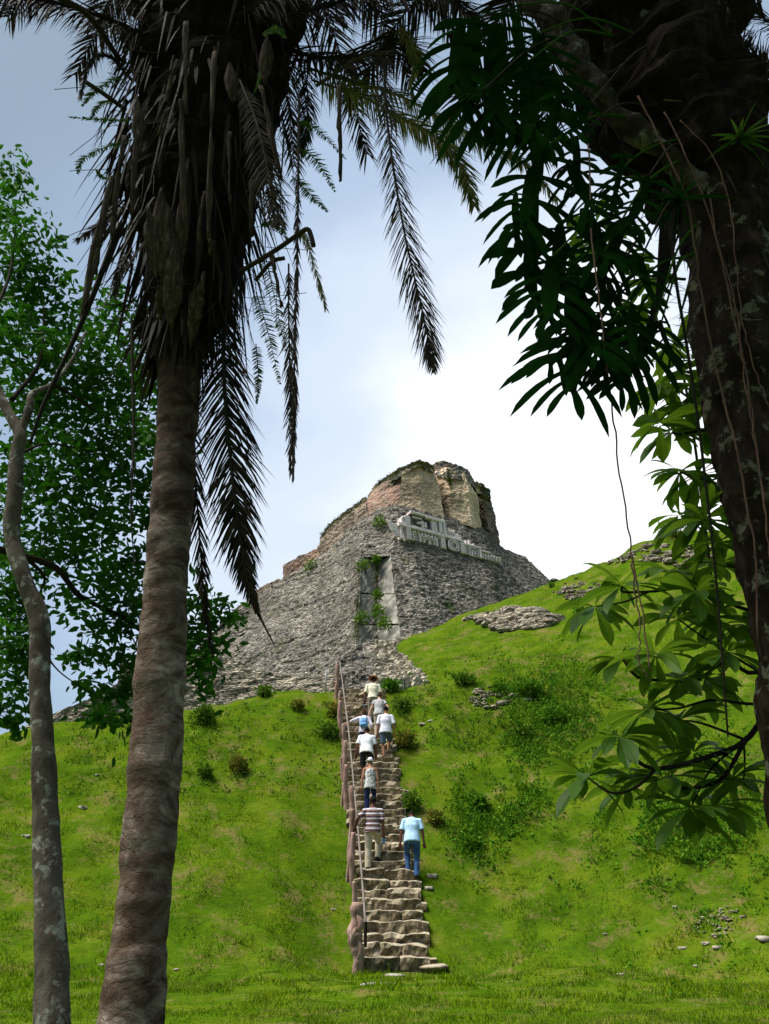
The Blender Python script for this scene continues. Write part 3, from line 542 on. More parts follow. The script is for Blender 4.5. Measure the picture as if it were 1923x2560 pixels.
m = MB(); q = rr[0]; tube(m, [(q.x, q.y, q.z-.45), (q.x, q.y, q.z+.02)], .035, 8); m.build('rail_foot', M['twig'], fence)
m = MB(); q = P(815, 1712, 31.8); tube(m, [(q.x, q.y, q.z-.3), (q.x, q.y, q.z+.62)], .03, 10); tube(m, [(q.x, q.y, q.z+.60), (q.x, q.y, q.z+.64)], .04, 10)
tag(m.build('metal_post', M['metal'], smooth=True), 'short grey metal post standing on the grass left of the top of the railing', 'post')

# ---------------------------------------------------------------- people
def ell(mb, c, r, R=None, n=14):
    th = np.linspace(0, math.pi, n); ph = np.linspace(0, 2*math.pi, n*2, endpoint=False)
    q = np.array([[(math.sin(a)*math.cos(b)*r[0], math.sin(a)*math.sin(b)*r[1], math.cos(a)*r[2]) for b in ph] for a in th[1:-1]]).reshape(-1, 3)
    q = np.vstack([[0, 0, r[2]], q, [0, 0, -r[2]]]); k = n*2; f = []
    for j in range(k): f.append((0, 1+j, 1+(j+1) % k)); f.append((len(q)-1, 1+(n-3)*k+(j+1) % k, 1+(n-3)*k+j))
    for i in range(n-3):
        for j in range(k): f.append((1+i*k+j, 1+(i+1)*k+j, 1+(i+1)*k+(j+1) % k, 1+i*k+(j+1) % k))
    if R is not None: q = q @ np.array(R).T
    mb.add(q+np.array(c), f)
def cap(mb, a, b, ra, rb, n=14, flatends=False, sq=1., ax=None):
    a, b = np.array(a, float), np.array(b, float); T = nrm(b-a)
    s = np.array([1., 0, 0]) if ax is None else nrm(ax); s = nrm(s-T*s.dot(T)); u = np.cross(T, s); prof_ = []
    if not flatends: prof_ += [(a-T*ra*math.cos(x), ra*math.sin(x)) for x in np.linspace(.05, 1.4, 5)]
    prof_ += [(a+(b-a)*t, ra+(rb-ra)*t) for t in np.linspace(0, 1, 6)]
    if not flatends: prof_ += [(b+T*rb*math.cos(x), rb*math.sin(x)) for x in np.linspace(1.4, .05, 5)]
    V = np.array([[c+r*(s*math.cos(t)+u*math.sin(t)*sq) for t in np.linspace(0, 2*math.pi, n, endpoint=False)] for c, r in prof_]); m = len(prof_)
    f = [(i*n+j, i*n+(j+1) % n, (i+1)*n+(j+1) % n, (i+1)*n+j) for i in range(m-1) for j in range(n)]+[tuple(range(n))[::-1], tuple(range((m-1)*n, m*n))]
    mb.add(V.reshape(-1, 3), f)
def loft(mb, secs, n=24):
    # secs: (center, rx, ry, right axis, front axis)
    V = np.array([[np.array(c)+rx*np.array(sx)*math.copysign(abs(math.cos(t))**.85, math.cos(t))+ry*np.array(sy)*math.sin(t) for t in np.linspace(0, 2*math.pi, n, endpoint=False)] for c, rx, ry, sx, sy in secs]); m = len(secs)
    f = [(i*n+j, i*n+(j+1) % n, (i+1)*n+(j+1) % n, (i+1)*n+j) for i in range(m-1) for j in range(n)]+[tuple(range(n))[::-1], tuple(range((m-1)*n, m*n))]
    mb.add(V.reshape(-1, 3), f)
def fuse(mb, name, mat, parent, vox, loc, yaw=0, sm=2, disp=0):
    disp *= .7
    o = mb.build(name, mat, None); V = np.empty(len(o.data.vertices)*3); o.data.vertices.foreach_get('co', V); V = V.reshape(-1, 3)
    md = o.modifiers.new('r', 'REMESH'); md.mode = 'VOXEL'; md.voxel_size = vox; md.use_smooth_shade = True
    s = o.modifiers.new('s', 'SMOOTH'); s.iterations = sm; s.factor = .5
    dg = bpy.context.evaluated_depsgraph_get(); dg.update(); me2 = bpy.data.meshes.new_from_object(o.evaluated_get(dg)); me2.name = name
    old = o.data; bpy.data.objects.remove(o); bpy.data.meshes.remove(old)
    if disp:
        V = np.empty(len(me2.vertices)*3); me2.vertices.foreach_get('co', V); V = V.reshape(-1, 3); Nn = np.empty(len(me2.vertices)*3); me2.vertices.foreach_get('normal', Nn); Nn = Nn.reshape(-1, 3)
        V += Nn*(fbm(V[:, 0]*9, V[:, 1]*9, V[:, 2]*5+V[:, 0]*6, 3)*disp)[:, None]; me2.vertices.foreach_set('co', V.ravel())
    if not me2.materials: me2.materials.append(mat)
    o = bpy.data.objects.new(name, me2); COL.objects.link(o); o.parent = parent; return o
def ik(a, b, l1, l2, pole):
    a, b = np.array(a, float), np.array(b, float); d = b-a; L = np.linalg.norm(d); L2 = min(L, (l1+l2)*.995); dn = d/L; b = a+dn*L2
    x = (l1*l1-l2*l2+L2*L2)/(2*L2); h = math.sqrt(max(l1*l1-x*x, 0)); p = np.array(pole, float); p = nrm(p-dn*p.dot(dn)); return a+dn*x+p*h, b
def cloth(name, fn, rough=.9):
    t = NT(name); tc = t.n('ShaderNodeTexCoord'); c = fn(t, tc.outputs['Object']) if callable(fn) else fn
    return t.fin(c, rough, t.noise(9, 3, tc.outputs['Object']), .5, .02, spec=.1)
def stripes(t, ob):
    sx = t.n('ShaderNodeSeparateXYZ'); t.l(ob, sx.inputs[0]); z = t.math('ADD', sx.outputs[2], t.math('MULTIPLY', t.noise(3, 2, ob), .05)); f = t.math('FRACT', t.math('MULTIPLY', z, 8.5))
    a, b, c, d = (.055, .018, .028), (.62, .58, .66), (.25, .18, .14), (.06, .022, .03)
    return t.ramp(f, [(0, a), (.22, c), (.34, d), (.5, b), (.72, a), (.82, (.42, .36, .36)), (.92, a)], 'CONSTANT')
def finestripes(t, ob):
    sx = t.n('ShaderNodeSeparateXYZ'); t.l(ob, sx.inputs[0]); f = t.math('FRACT', t.math('MULTIPLY', sx.outputs[2], 24)); return t.ramp(f, [(0, .52), (.45, (.2, .2, .22))], 'CONSTANT')
def printed(t, ob): return t.ramp(t.noise(26, 2, ob, .6, 1.), [(.42, (.10, .11, .13)), (.5, (.42, .43, .44)), (.58, (.66, .66, .64))])
def plaid(t, ob):
    sx = t.n('ShaderNodeSeparateXYZ'); t.l(ob, sx.inputs[0]); f = t.math('MAXIMUM', t.math('FRACT', t.math('MULTIPLY', sx.outputs[2], 11)), t.math('FRACT', t.math('MULTIPLY', sx.outputs[0], 11))); return t.ramp(f, [(0, (.010, .010, .012)), (.9, (.055, .055, .06))], 'CONSTANT')
def denim(t, ob): return t.ramp(t.noise(7, 5, ob), [(.35, (.018, .05, .15)), (.7, (.07, .15, .32))])
CM = {'stripes': cloth('striped_knit', stripes), 'khaki': cloth('khaki_cotton', (.42, .37, .28)), 'blue': cloth('light_blue_cotton', (.36, .55, .75)), 'denim': cloth('washed_denim', denim), 'navy': cloth('dark_denim', (.012, .022, .07)),
      'print': cloth('printed_cotton', printed), 'white': cloth('white_cotton', (.70, .70, .76)), 'white2': cloth('white_polo_cotton', (.62, .61, .72)), 'plaid': cloth('dark_plaid', plaid), 'slate': cloth('slate_cotton', (.07, .11, .15)),
      'lilac': cloth('lilac_white_cotton', (.62, .56, .68)), 'fine': cloth('fine_striped_knit', finestripes), 'cream': cloth('cream_cotton', (.66, .62, .48)), 'grey': cloth('grey_trouser', (.24, .22, .18)), 'beige': cloth('beige_cotton', (.36, .32, .26)),
      'pack': cloth('light_blue_nylon', (.13, .30, .55)), 'hatbrown': cloth('brown_felt', (.20, .08, .04)), 'shoe_dark': cloth('dark_leather', (.02, .018, .018)), 'shoe_white': cloth('pale_sneaker', (.5, .52, .56)), 'belt': cloth('belt_leather', (.012, .012, .015)),
      'hair_dark': cloth('black_hair', (.008, .007, .007)), 'hair_brown': cloth('brown_hair', (.045, .022, .014)), 'pants_pink': cloth('dark_shorts', (.05, .05, .08))}
SK = {'dark': cloth('dark_brown_skin', (.10, .042, .028), .6), 'mid': cloth('tan_skin', (.30, .15, .09), .6), 'light': cloth('light_skin', (.48, .28, .19), .6)}
def bottle_mat():
    t = NT('blue_bottle_plastic'); return t.fin((.06, .30, .62), .25, trans=.35, spec=.5)
BM = bottle_mat(); CAPM = cloth('white_bottle_cap', (.7, .7, .72))
def person(uf, vf, H, label, feet, lean=.25, bow=.2, hands=((-.3, .1, .75), (.3, .1, .75)), top='white', bottom='khaki', shorts=False, hair='hair_dark', skin='dark', shoes='shoe_dark', hat=None, girth=1., sleeve=.6, female=False, longhair=False, pack=False, yaw=0., belt=False, legw=1., shin_out=True, back=0.):
    Y = solve(vf, 0, 20, 31.5)+back; X = P(uf, vf, Y).x; Z = float(stair_z(Y)); k = H/1.75
    def stepz(y, zz): return zz
    root = empty('person', (X, Y, Z), label, 'person', 'visitors climbing the stone stairs'); root.rotation_euler.z = yaw
    s = k; up = np.array([0, math.sin(lean), math.cos(lean)]); fr = np.array([0, math.cos(lean), -math.sin(lean)]); ri = np.array([1., 0, 0])
    FL, FR = np.array(feet[0], float), np.array(feet[1], float); mid = (FL+FR)/2; lowz = min(FL[2], FR[2])
    pel = np.array([mid[0]*.8, (FL[1]*.5+FR[1]*.5)-.02-lean*.12, lowz+.90*s+abs(FL[2]-FR[2])*.18])
    g = girth; shw = (.172 if female else .195)*s
    body = MB(); C = lambda t, o=0.: pel+up*t*s+fr*o*s
    loft(body, [(C(-.09), .10*s*g, .08*s*g, ri, fr), (C(-.04), .15*s*g, .105*s*g, ri, fr), (C(.04), .155*s*g, .11*s*g, ri, fr), (C(.16), .138*s*g, .10*s*g, ri, fr), (C(.30), .158*s*g, .108*s*g, ri, fr), (C(.42), .165*s, .105*s, ri, fr), (C(.49), .12*s, .075*s, ri, fr), (C(.53), .06*s, .055*s, ri, fr)])
    hu = np.array([0, math.sin(lean+bow), math.cos(lean+bow)]); hf = np.array([0, math.cos(lean+bow), -math.sin(lean+bow)])
    nb = C(.50); hc = nb+hu*.20*s+hf*.02*s; cap(body, nb, hc-hu*.06*s, .056*s, .05*s)
    R = np.stack([ri, hf, hu], 1); ell(body, hc, (.074*s, .094*s, .108*s), R); ell(body, hc+hf*.03*s-hu*.055*s, (.052*s, .062*s, .055*s), R)
    cap(body, hc+hf*.085*s+hu*.012*s, hc+hf*.112*s-hu*.022*s, .010*s, .015*s); cap(body, hc+hf*.085*s-hu*.055*s-ri*.018, hc+hf*.085*s-hu*.055*s+ri*.018, .009, .009)
    for sg in (-1, 1):
        ell(body, hc+ri*sg*.076*s-hu*.005*s, (.013*s, .022*s, .033*s), R); ell(body, hc+ri*sg*.03*s+hf*.088*s+hu*.012*s, (.014*s, .010*s, .009*s), R)
    tops = MB(); bots = MB(); sh = MB(); shs = []
    # legs
    for sg, Ft in ((-1, FL), (1, FR)):
        hip = pel+ri*sg*.088*s*g-up*.03*s; ank = Ft+np.array([0, -.03, .085*s]); kn, ank = ik(hip, ank, .43*s, .42*s, (0.12*sg, 1, .1)); q = legw
        cap(body, hip, kn, .078*s*q*g**.5, .052*s*q); cap(body, kn, kn+(ank-kn)*.35, .052*s, .056*s*q); cap(body, kn+(ank-kn)*.35, ank, .056*s*q, .034*s)
        cap(body, ank-np.array([0, .01, .03]), ank+np.array([0, .13, -.055]), .033*s, .03*s)
        sh = MB(); shs.append(sh); cap(sh, ank+np.array([0, -.035, -.045*s]), ank+np.array([0, .16*s, -.055*s]), .044*s, .040*s, sq=.9); ell(sh, ank+np.array([0, -.02, -.03*s]), (.042*s, .05*s, .045*s))
        if shorts:
            e = hip+(kn-hip)*.92; cap(bots, hip, hip+(e-hip)*.5, .105*s*g**.5, .10*s, flatends=False); cap(bots, hip+(e-hip)*.2, e, .098*s*g**.5, .098*s, flatends=True)
        else:
            cap(bots, hip, kn, .102*s*q*g**.5, .076*s*q); cap(bots, kn, kn+(ank-kn)*.5, .076*s*q, .070*s*q); cap(bots, kn+(ank-kn)*.4, ank-np.array([0, -.0, .035]), .070*s*q, .068*s*q, flatends=True)
    loft(bots, [(C(-.13), .11*s*g, .10*s*g, ri, fr), (C(-.07), .168*s*g, .128*s*g, ri, fr), (C(.02), .172*s*g, .13*s*g, ri, fr), (C(.09), .155*s*g, .115*s*g, ri, fr)])
    for sg in (-1, 1): ell(bots, C(-.06, -.055)+ri*sg*.07*s, (.085*s*g, .085*s*g, .09*s), np.stack([ri, fr, up], 1))
    # torso clothing
    hem = -.03 if belt else -.10
    tank = sleeve == 0
    secs = [(C(hem), .192*s*g, .162*s*g, ri, fr), (C(.02), .180*s*g, .150*s*g, ri, fr), (C(.16), .160*s*g, .130*s*g, ri, fr), (C(.30), .182*s*g, .134*s*g, ri, fr), (C(.42), .186*s, .124*s, ri, fr), (C(.485), .15*s, .098*s, ri, fr), (C(.53), .075*s, .072*s, ri, fr)]
    if tank: secs = [(C(hem-.04), .198*s*g, .17*s*g, ri, fr)]+secs[1:4]+[(C(.40), .155*s, .122*s, ri, fr), (C(.47), .12*s, .088*s, ri, fr)]
    loft(tops, secs)
    hp = []
    for sg, Ht in ((-1, hands[0]), (1, hands[1])):
        shd = C(.435)+ri*sg*shw; Hd = np.array(Ht, float); el, wr = ik(shd, Hd, .29*s, .25*s, (sg*.55, -.8, -.3)); aw = .9 if female else 1.05
        cap(body, C(.45)+ri*sg*.10*s, shd, .06*s, .056*s); cap(body, shd, el, .050*s*aw, .040*s*aw); cap(body, el, wr, .040*s*aw, .026*s*aw)
        d = nrm(wr-el); px = nrm(np.cross(d, np.array([0, 1, 0])+.01)); pz = np.cross(px, d); Rm = np.stack([px, pz, d], 1); pc = wr+d*.045*s
        ell(body, pc, (.040*s, .018*s, .05*s), Rm)
        for j, ln in enumerate((.9, 1.05, 1., .78)):
            b0 = pc+d*.035*s+px*(j-1.5)*.021*s; m1 = b0+d*.036*s*ln+pz*.012*s; m2 = m1+d*.018*s*ln+pz*.028*s*ln; cap(body, b0, m1, .0105, .010, 8); cap(body, m1, m2, .010, .009, 8)
        th_ = pc-px*sg*.03*s-d*.01; cap(body, th_, th_-px*sg*.02*s+d*.03*s+pz*.012, .012, .011, 8); m1 = th_-px*sg*.02*s+d*.03*s+pz*.012; cap(body, m1, m1+d*.026*s+pz*.012+px*sg*.006, .011, .0095, 8)
        hp.append((pc+d*.02*s+pz*.03*s, d))
        if not tank:
            if sleeve <= 1:
                cap(tops, C(.44)+ri*sg*.10*s, shd, .078*s, .074*s); cap(tops, shd, shd+(el-shd)*sleeve*.5, .074*s, .070*s); cap(tops, shd+(el-shd)*.1, shd+(el-shd)*sleeve, .070*s, .072*s, flatends=True)
            else:
                cap(tops, C(.44)+ri*sg*.10*s, shd, .072*s, .068*s); cap(tops, shd, el, .066*s, .055*s); cap(tops, el, el+(wr-el)*(sleeve-1), .055*s, .05*s, flatends=True)
        else: cap(tops, C(.34)+ri*sg*.085*s, C(.50)+ri*sg*.075*s, .03*s, .024*s)
    z = (0, 0, 0)
    fuse(body, 'body', SK[skin], root, .0095, z); fuse(bots, 'shorts' if shorts else 'trousers', CM[bottom], root, .012, z, disp=.014); fuse(tops, 'top' if tank else 'shirt', CM[top], root, .012, z, disp=.018); 
    for q_ in shs: fuse(q_, 'shoe', CM[shoes], root, .011, z)
    if belt and True:
        m = MB(); loft(m, [(C(-.035), .176*s*g, .140*s*g, ri, fr), (C(.0), .175*s*g, .139*s*g, ri, fr)]); m.build('belt', CM['belt'], None, smooth=True).parent = root
    hm = MB()
    if hair:
        ell(hm, hc-hf*.014*s+hu*.018*s, (.082*s, .094*s, .105*s), R)
        if longhair: ell(hm, hc-hf*.05*s-hu*.06*s, (.082*s, .055*s, .12*s), R); ell(hm, hc-hf*.055*s-hu*.12*s, (.065*s, .045*s, .11*s), R)
        fuse(hm, 'hair', CM[hair], root, .010, z, disp=.008)
    if hat == 'brim':
        m = MB(); loft(m, [(hc+hu*.035*s, .17*s, .185*s, ri, hf), (hc+hu*.043*s, .175*s, .19*s, ri, hf), (hc+hu*.055*s, .10*s, .115*s, ri, hf), (hc+hu*.13*s, .085*s, .10*s, ri, hf), (hc+hu*.155*s, .06*s, .075*s, ri, hf)]); ho = m.build('hat', CM['hatbrown'], None, smooth=True); ho.parent = root; m = MB(); loft(m, [(hc+hu*.062*s, .100*s, .116*s, ri, hf), (hc+hu*.085*s, .096*s, .112*s, ri, hf)]); m.build('hat_band', CM['belt'], None, smooth=True).parent = ho
    if hat == 'cap':
        m = MB(); ell(m, hc+hu*.035*s-hf*.01, (.092*s, .108*s, .10*s), R); loft(m, [(hc+hu*.03*s+hf*.03, .10*s, .15*s, ri, hf), (hc+hu*.045*s+hf*.03, .10*s, .15*s, ri, hf)])
        loft(m, [(hc+hu*.015*s-ri*.03, .115*s, .115*s, ri, hf), (hc+hu*.03*s-ri*.03, .115*s, .115*s, ri, hf)]); fuse(m, 'cap', CM['white'], root, .009, z)
    if pack:
        m = MB(); c = C(.26, -.155); Rr = np.stack([ri, fr, up], 1); loft(m, [(C(.05, -.15), .10, .045, ri, fr), (C(.12, -.165), .125, .065, ri, fr), (C(.28, -.16), .12, .06, ri, fr), (C(.40, -.14), .09, .04, ri, fr)])
        pk = empty('backpack', root.location, 'small light blue backpack on the back of the long-haired woman', 'backpack'); fuse(m, 'pack_body', CM['pack'], pk, .012, z, disp=.012)
        m = MB(); loft(m, [(C(.08, -.215), .08, .03, ri, fr), (C(.14, -.235), .09, .035, ri, fr), (C(.20, -.225), .08, .03, ri, fr)]); m.build('pocket', CM['pack'], None, smooth=True).parent = pk
        for sg in (-1, 1): m = MB(); tube(m, cat([C(.38, -.13)+ri*sg*.08, C(.50, -.05)+ri*sg*.085, C(.49, .08)+ri*sg*.09, C(.30, .14)+ri*sg*.11], 12), .016, 6); m.build('strap', CM['pack'], None, smooth=True).parent = pk
    return root, hp
def bottle(root, hp, label, h=.22, r=.034):
    c, d = hp; c = Vector(c)+root.location; b = empty('water_bottle', c, label, 'bottle'); m = MB(); z0 = -h+.03
    tube(m, [(0, 0, z0), (0, 0, z0+.01), (0, 0, z0+h*.3), (0, 0, z0+h*.34), (0, 0, z0+h*.62), (0, 0, z0+h*.80), (0, 0, z0+h*.9), (0, 0, z0+h*.95)], [r*.85, r, r, r*.92, r, r*.8, r*.4, r*.38], 14)
    o = m.build('bottle_body', BM, None, smooth=True); o.parent = b; m = MB(); tube(m, [(0, 0, z0+h*.94), (0, 0, z0+h*1.03)], r*.45, 12); o = m.build('bottle_cap', CAPM, None); o.parent = b
a, hp = person(930, 2176, 1.80, 'person in maroon and white striped shirt and khaki trousers, hand on the rail', ((-.10, 0, .0), (.13, .34, .24)), lean=.16, bow=.15, hands=((-.44, .20, 1.02), (.32, .02, .66)), top='stripes', bottom='khaki', girth=1.12, sleeve=.85, legw=1.1)
bottle(a, hp[1], 'blue water bottle hanging from the right hand of the person in the striped shirt')
person(1032, 2195, 1.74, 'person in a light blue shirt and blue jeans with head bowed', ((-.10, .26, .10), (.10, 0, .0)), lean=.30, bow=.75, hands=((-.33, .05, .66), (.33, .02, .66)), top='blue', bottom='denim', girth=1.14, sleeve=.8)
person(924, 2040, 1.60, 'person in a white cap and grey patterned tank top with dark jeans', ((-.07, 0, .0), (.09, .28, .22)), lean=.14, bow=.15, hands=((-.26, .02, .58), (.27, .02, .62)), top='print', bottom='navy', hair='hair_dark', skin='mid', hat='cap', female=True, sleeve=0, girth=.98)
person(915, 1957, 1.74, 'person in a white T-shirt and black plaid shorts above the white-capped person', ((-.08, 0, .0), (.10, .3, .24)), lean=.34, bow=.15, hands=((-.30, .12, .84), (.32, .16, .66)), top='white', bottom='plaid', shorts=True, girth=1.12, sleeve=.8, shoes='shoe_white')
person(962, 1899, 1.70, 'person in a white polo shirt and slate blue shorts with grey sneakers', ((-.02, 0, .0), (.10, .3, .23)), lean=.12, bow=.1, hands=((-.24, .1, .80), (.30, .12, .84)), top='white2', bottom='slate', shorts=True, girth=1.12, sleeve=.9, shoes='shoe_white', skin='mid', hair='hair_dark', legw=.95)
person(908, 1893, 1.56, 'person with long brown hair and lilac white top, left arm reaching out to the rail', ((-.07, 0, .0), (.09, .28, .22)), lean=.15, bow=.15, hands=((-.50, .18, 1.08), (.26, .05, .78)), top='lilac', bottom='pants_pink', shorts=True, hair='hair_brown', longhair=True, skin='light', female=True, sleeve=1.4, pack=True)
a, hp = person(947, 1849, 1.62, 'person in a fine grey striped top and beige trousers with elbows bent', ((-.07, 0, .0), (.10, .3, .22)), lean=.30, bow=.2, hands=((-.34, .10, .78), (.36, .12, .84)), top='fine', bottom='beige', hair='hair_brown', skin='light', female=True, sleeve=.45, girth=1.05)
bottle(a, hp[0], 'pale blue water bottle in the left hand of the person in the fine striped top')
a, hp = person(932, 1812, 1.72, 'person in a brown brimmed hat, cream shirt and grey trousers, topmost on the stairs', ((-.08, 0, .0), (.09, .3, .22)), lean=.18, bow=.15, hands=((-.30, .06, .74), (.30, .1, .78)), top='cream', bottom='grey', belt=True, hat='brim', skin='dark', sleeve=.9, girth=1.05)
bottle(a, hp[0], 'small dark blue bottle in the left hand of the person in the brown hat', .16, .03)

# ---------------------------------------------------------------- shrubs, weeds and stones on the mounds
def shrub(u, v, wpx, hpx, label, m='shrub', n=420, L=.13, group='shrubs on the grass mounds', stem=True):
    c = ground_at(u, v+hpx*.45); dpt = c.y*CP+(c.z-EYE)*SP; r = wpx/2*dpt/F; h = hpx*dpt/F
    root = empty('shrub', c, label, 'shrub', group); mb = MB()
    for k in range(7):
        o = np.array([rng.uniform(-.5, .5)*r, rng.uniform(-.4, .4)*r, h*rng.uniform(.2, .62)]); leafcloud(mb, np.array(c)+o, (r*.55, r*.5, h*.42), n//7, L, .42, .5)
    mb.build('foliage', M[m], root); s = MB()
    for k in range(5): tube(s, [c+Vector((0, 0, -.05)), c+Vector((rng.uniform(-.3, .3)*r, rng.uniform(-.3, .3)*r, h*.45)), c+Vector((rng.uniform(-.6, .6)*r, rng.uniform(-.5, .5)*r, h*.8))], [.02, .014, .006], 5)
    s.build('stem', M['twig'], root)
for a in [(508, 1785, 70, 62, 'round bright green shrub right of the palm trunk on the left mound', 'shrub', 900), (600, 1915, 62, 44, 'domed reddish-brown shrub in the middle of the left mound', 'shrub_red', 700), (515, 1932, 38, 24, 'small yellow-green shrub between the palm trunk and the reddish shrub', 'shrub', 300),
          (775, 1713, 48, 32, 'light green shrub at the foot of the retaining wall near the top of the railing', 'shrub', 500), (820, 1828, 60, 38, 'dark green shrub left of the railing halfway up', 'shrub', 500), (835, 1775, 46, 40, 'reddish green shrub hard against the upper railing posts', 'shrub_red', 350),
          (745, 1765, 36, 22, 'brownish low shrub on the crest of the left mound', 'shrub_red', 250), (655, 1730, 55, 26, 'low green shrub at the end of the left retaining wall', 'shrub', 300),
          (978, 1712, 50, 38, 'dark leafy shrub right beside the person in the brown hat', 'weed', 500), (1022, 1702, 56, 34, 'leafy shrub below the pale upper steps', 'shrub', 450), (1010, 1760, 62, 40, 'yellowish shrub right of the person in the white polo', 'shrub', 450),
          (1018, 1852, 70, 44, 'reddish green shrub on the right edge of the stairs at mid height', 'shrub_red', 600), (1022, 2008, 56, 46, 'green shrub on the right edge of the stairs above the person in blue', 'shrub', 450), (1085, 2045, 50, 36, 'reddish low shrub on the grass right of the light blue shirt', 'shrub_red', 300),
          (1318, 1722, 90, 46, 'large dark green shrub high on the right mound', 'weed', 900), (1250, 1720, 50, 30, 'small dark shrub left of the large dark shrub', 'weed', 350), (1160, 1700, 60, 30, 'low shrub on the upper right mound above the bare patch', 'shrub', 350),
          (1450, 1520, 50, 56, 'green shrub growing at the right end of the rock outcrop', 'weed', 400), (1378, 1462, 16, 16, 'tiny shrub on the crest at the right foot of the pyramid', 'weed', 120), (1692, 1322, 110, 56, 'bright green bush on the crest of the right mound', 'shrub', 900),
          (1205, 2010, 70, 36, 'dark weedy shrub low on the right mound', 'weed', 500), (1385, 1790, 90, 50, 'dark green shrub under the hanging branches', 'weed', 700), (1300, 1830, 80, 34, 'bright low shrub in the weedy strip', 'shrub', 400), (1180, 2110, 60, 30, 'fern-like shrub on the lawn right of the blue jeans', 'weed', 300)]:
    shrub(*a[:5], m=a[5], n=a[6])
# weedy ground cover: strip across the right mound, patches elsewhere
def cover(name, n, test, m, L, label, h=.10):
    mb = MB(); c = 0; t = 0
    while c < n and t < n*30:
        t += 1; u, v, wgt = test(); a, b = ray(u, v); p = ground_at2(u, v)
        if p is None: continue
        c += 1; s = .5+rng.random(); k = int(5+7*rng.random())
        leafcloud(mb, (p[0], p[1], p[2]+h*.45*s), (.16*s, .16*s, h*s*.6), k, L, .5, .8)
    return tag(mb.build(name, M[m]), label, 'ground cover', kind='stuff')
_ua = np.linspace(-100, 2050, 216); _va = np.linspace(1300, 2600, 131); _G = {}
_UA, _VA = np.meshgrid(_ua, _va, indexing='ij'); _A, _B = ray(_UA, _VA); _YS = np.linspace(8, 47, 520)
_hit = np.full(_UA.shape, np.nan)
for y in _YS[::-1]:
    g = gz(_A*y, np.full_like(_A, y), False) > EYE+_B*y; _hit = np.where(g, y, _hit)
def ground_at2(u, v):
    i = (u+100)/10; j = (v-1300)/10; i0, j0 = int(i), int(j)
    if not (0 <= i0 < 215 and 0 <= j0 < 130): return None
    h = _hit[i0:i0+2, j0:j0+2]
    if np.isnan(h).any() or h.max()-h.min() > 4: return None
    y = h[0, 0]*(1-i+i0)*(1-j+j0)+h[1, 0]*(i-i0)*(1-j+j0)+h[0, 1]*(1-i+i0)*(j-j0)+h[1, 1]*(i-i0)*(j-j0); a, b = ray(u, v); x = a*y
    return (x, y, float(gz(np.array(x), np.array(y))))
def weeds_strip():
    t = rng.random(); u0 = np.interp(t, [0, .35, .6, 1], [1330, 1400, 1280, 1190]); v0 = np.interp(t, [0, .35, .6, 1], [1680, 1800, 1950, 2120]); w_ = np.interp(t, [0, .5, 1], [150, 130, 70])
    if rng.random() < .4:
        u, v = rng.normal(1730, 140), rng.normal(2080, 115)
        return (u, v, 1) if float(fbm(np.array(u*.014+4), np.array(v*.02), None, 4)) > -.05 else (u+3000, v, 1)
    u, v = u0+rng.normal()*w_*.6, v0+rng.normal()*45
    return (u, v, 1) if float(fbm(np.array(u*.012), np.array(v*.016), None, 3)) > -.12 or rng.random() < .15 else (u+3000, v, 1)
cover('ground_cover', 2300, weeds_strip, 'weed', .10, 'leafy dark green weeds spreading in a band over the right mound', .22)
def weeds_light():
    if rng.random() < .6: return rng.uniform(985, 1500), 1660+rng.random()**.7*220, 1
    return rng.uniform(150, 860), rng.uniform(1760, 2000), 1
cover('low_weeds', 900, weeds_light, 'shrub', .09, 'scattered yellow-green weeds and seedlings in the upper grass', .13)
# limestone outcrops and stones
def outcrop(u0, u1, v0, v1, n, label, sz=.3, name='rock_outcrop'):
    mb = MB()
    for k in range(n):
        u, v = rng.uniform(u0, u1), rng.uniform(v0, v1)
        if ((u-(u0+u1)/2)/(u1-u0)*2)**2+((v-(v0+v1)/2)/(v1-v0)*2)**2 > 1: continue
        p = ground_at2(u, v)
        if p is None: continue
        s = sz*(.35+.9*rng.random()**2); r = rockmesh((p[0], p[1]-.05, p[2]+.05*s), (s, s*.7, s*.55), k, 2, .5); mb.add(np.concatenate(r.v), r.f)
    return tag(mb.build(name, M['rubble_tan']), label, 'rocks')
outcrop(1195, 1395, 1528, 1578, 300, 'grey limestone outcrop breaking through the upper right mound', .42)
outcrop(1165, 1235, 1542, 1560, 40, 'small dark ledge left of the big limestone outcrop', .3)
outcrop(1180, 1290, 1715, 1775, 60, 'eroded stony patch on the right mound above the weeds', .16, 'stony_patch')['kind'] = 'stuff'
outcrop(1490, 1800, 1365, 1410, 130, 'line of crumbled masonry just below the crest of the right mound', .3)['kind'] = 'stuff'
outcrop(1380, 1500, 1440, 1500, 60, 'scattered rubble under the crest beside the pyramid end', .24)['kind'] = 'stuff'
outcrop(1730, 1860, 2265, 2335, 150, 'scatter of stone chips in a bare patch on the right lawn', .045, 'stony_patch')['kind'] = 'stuff'
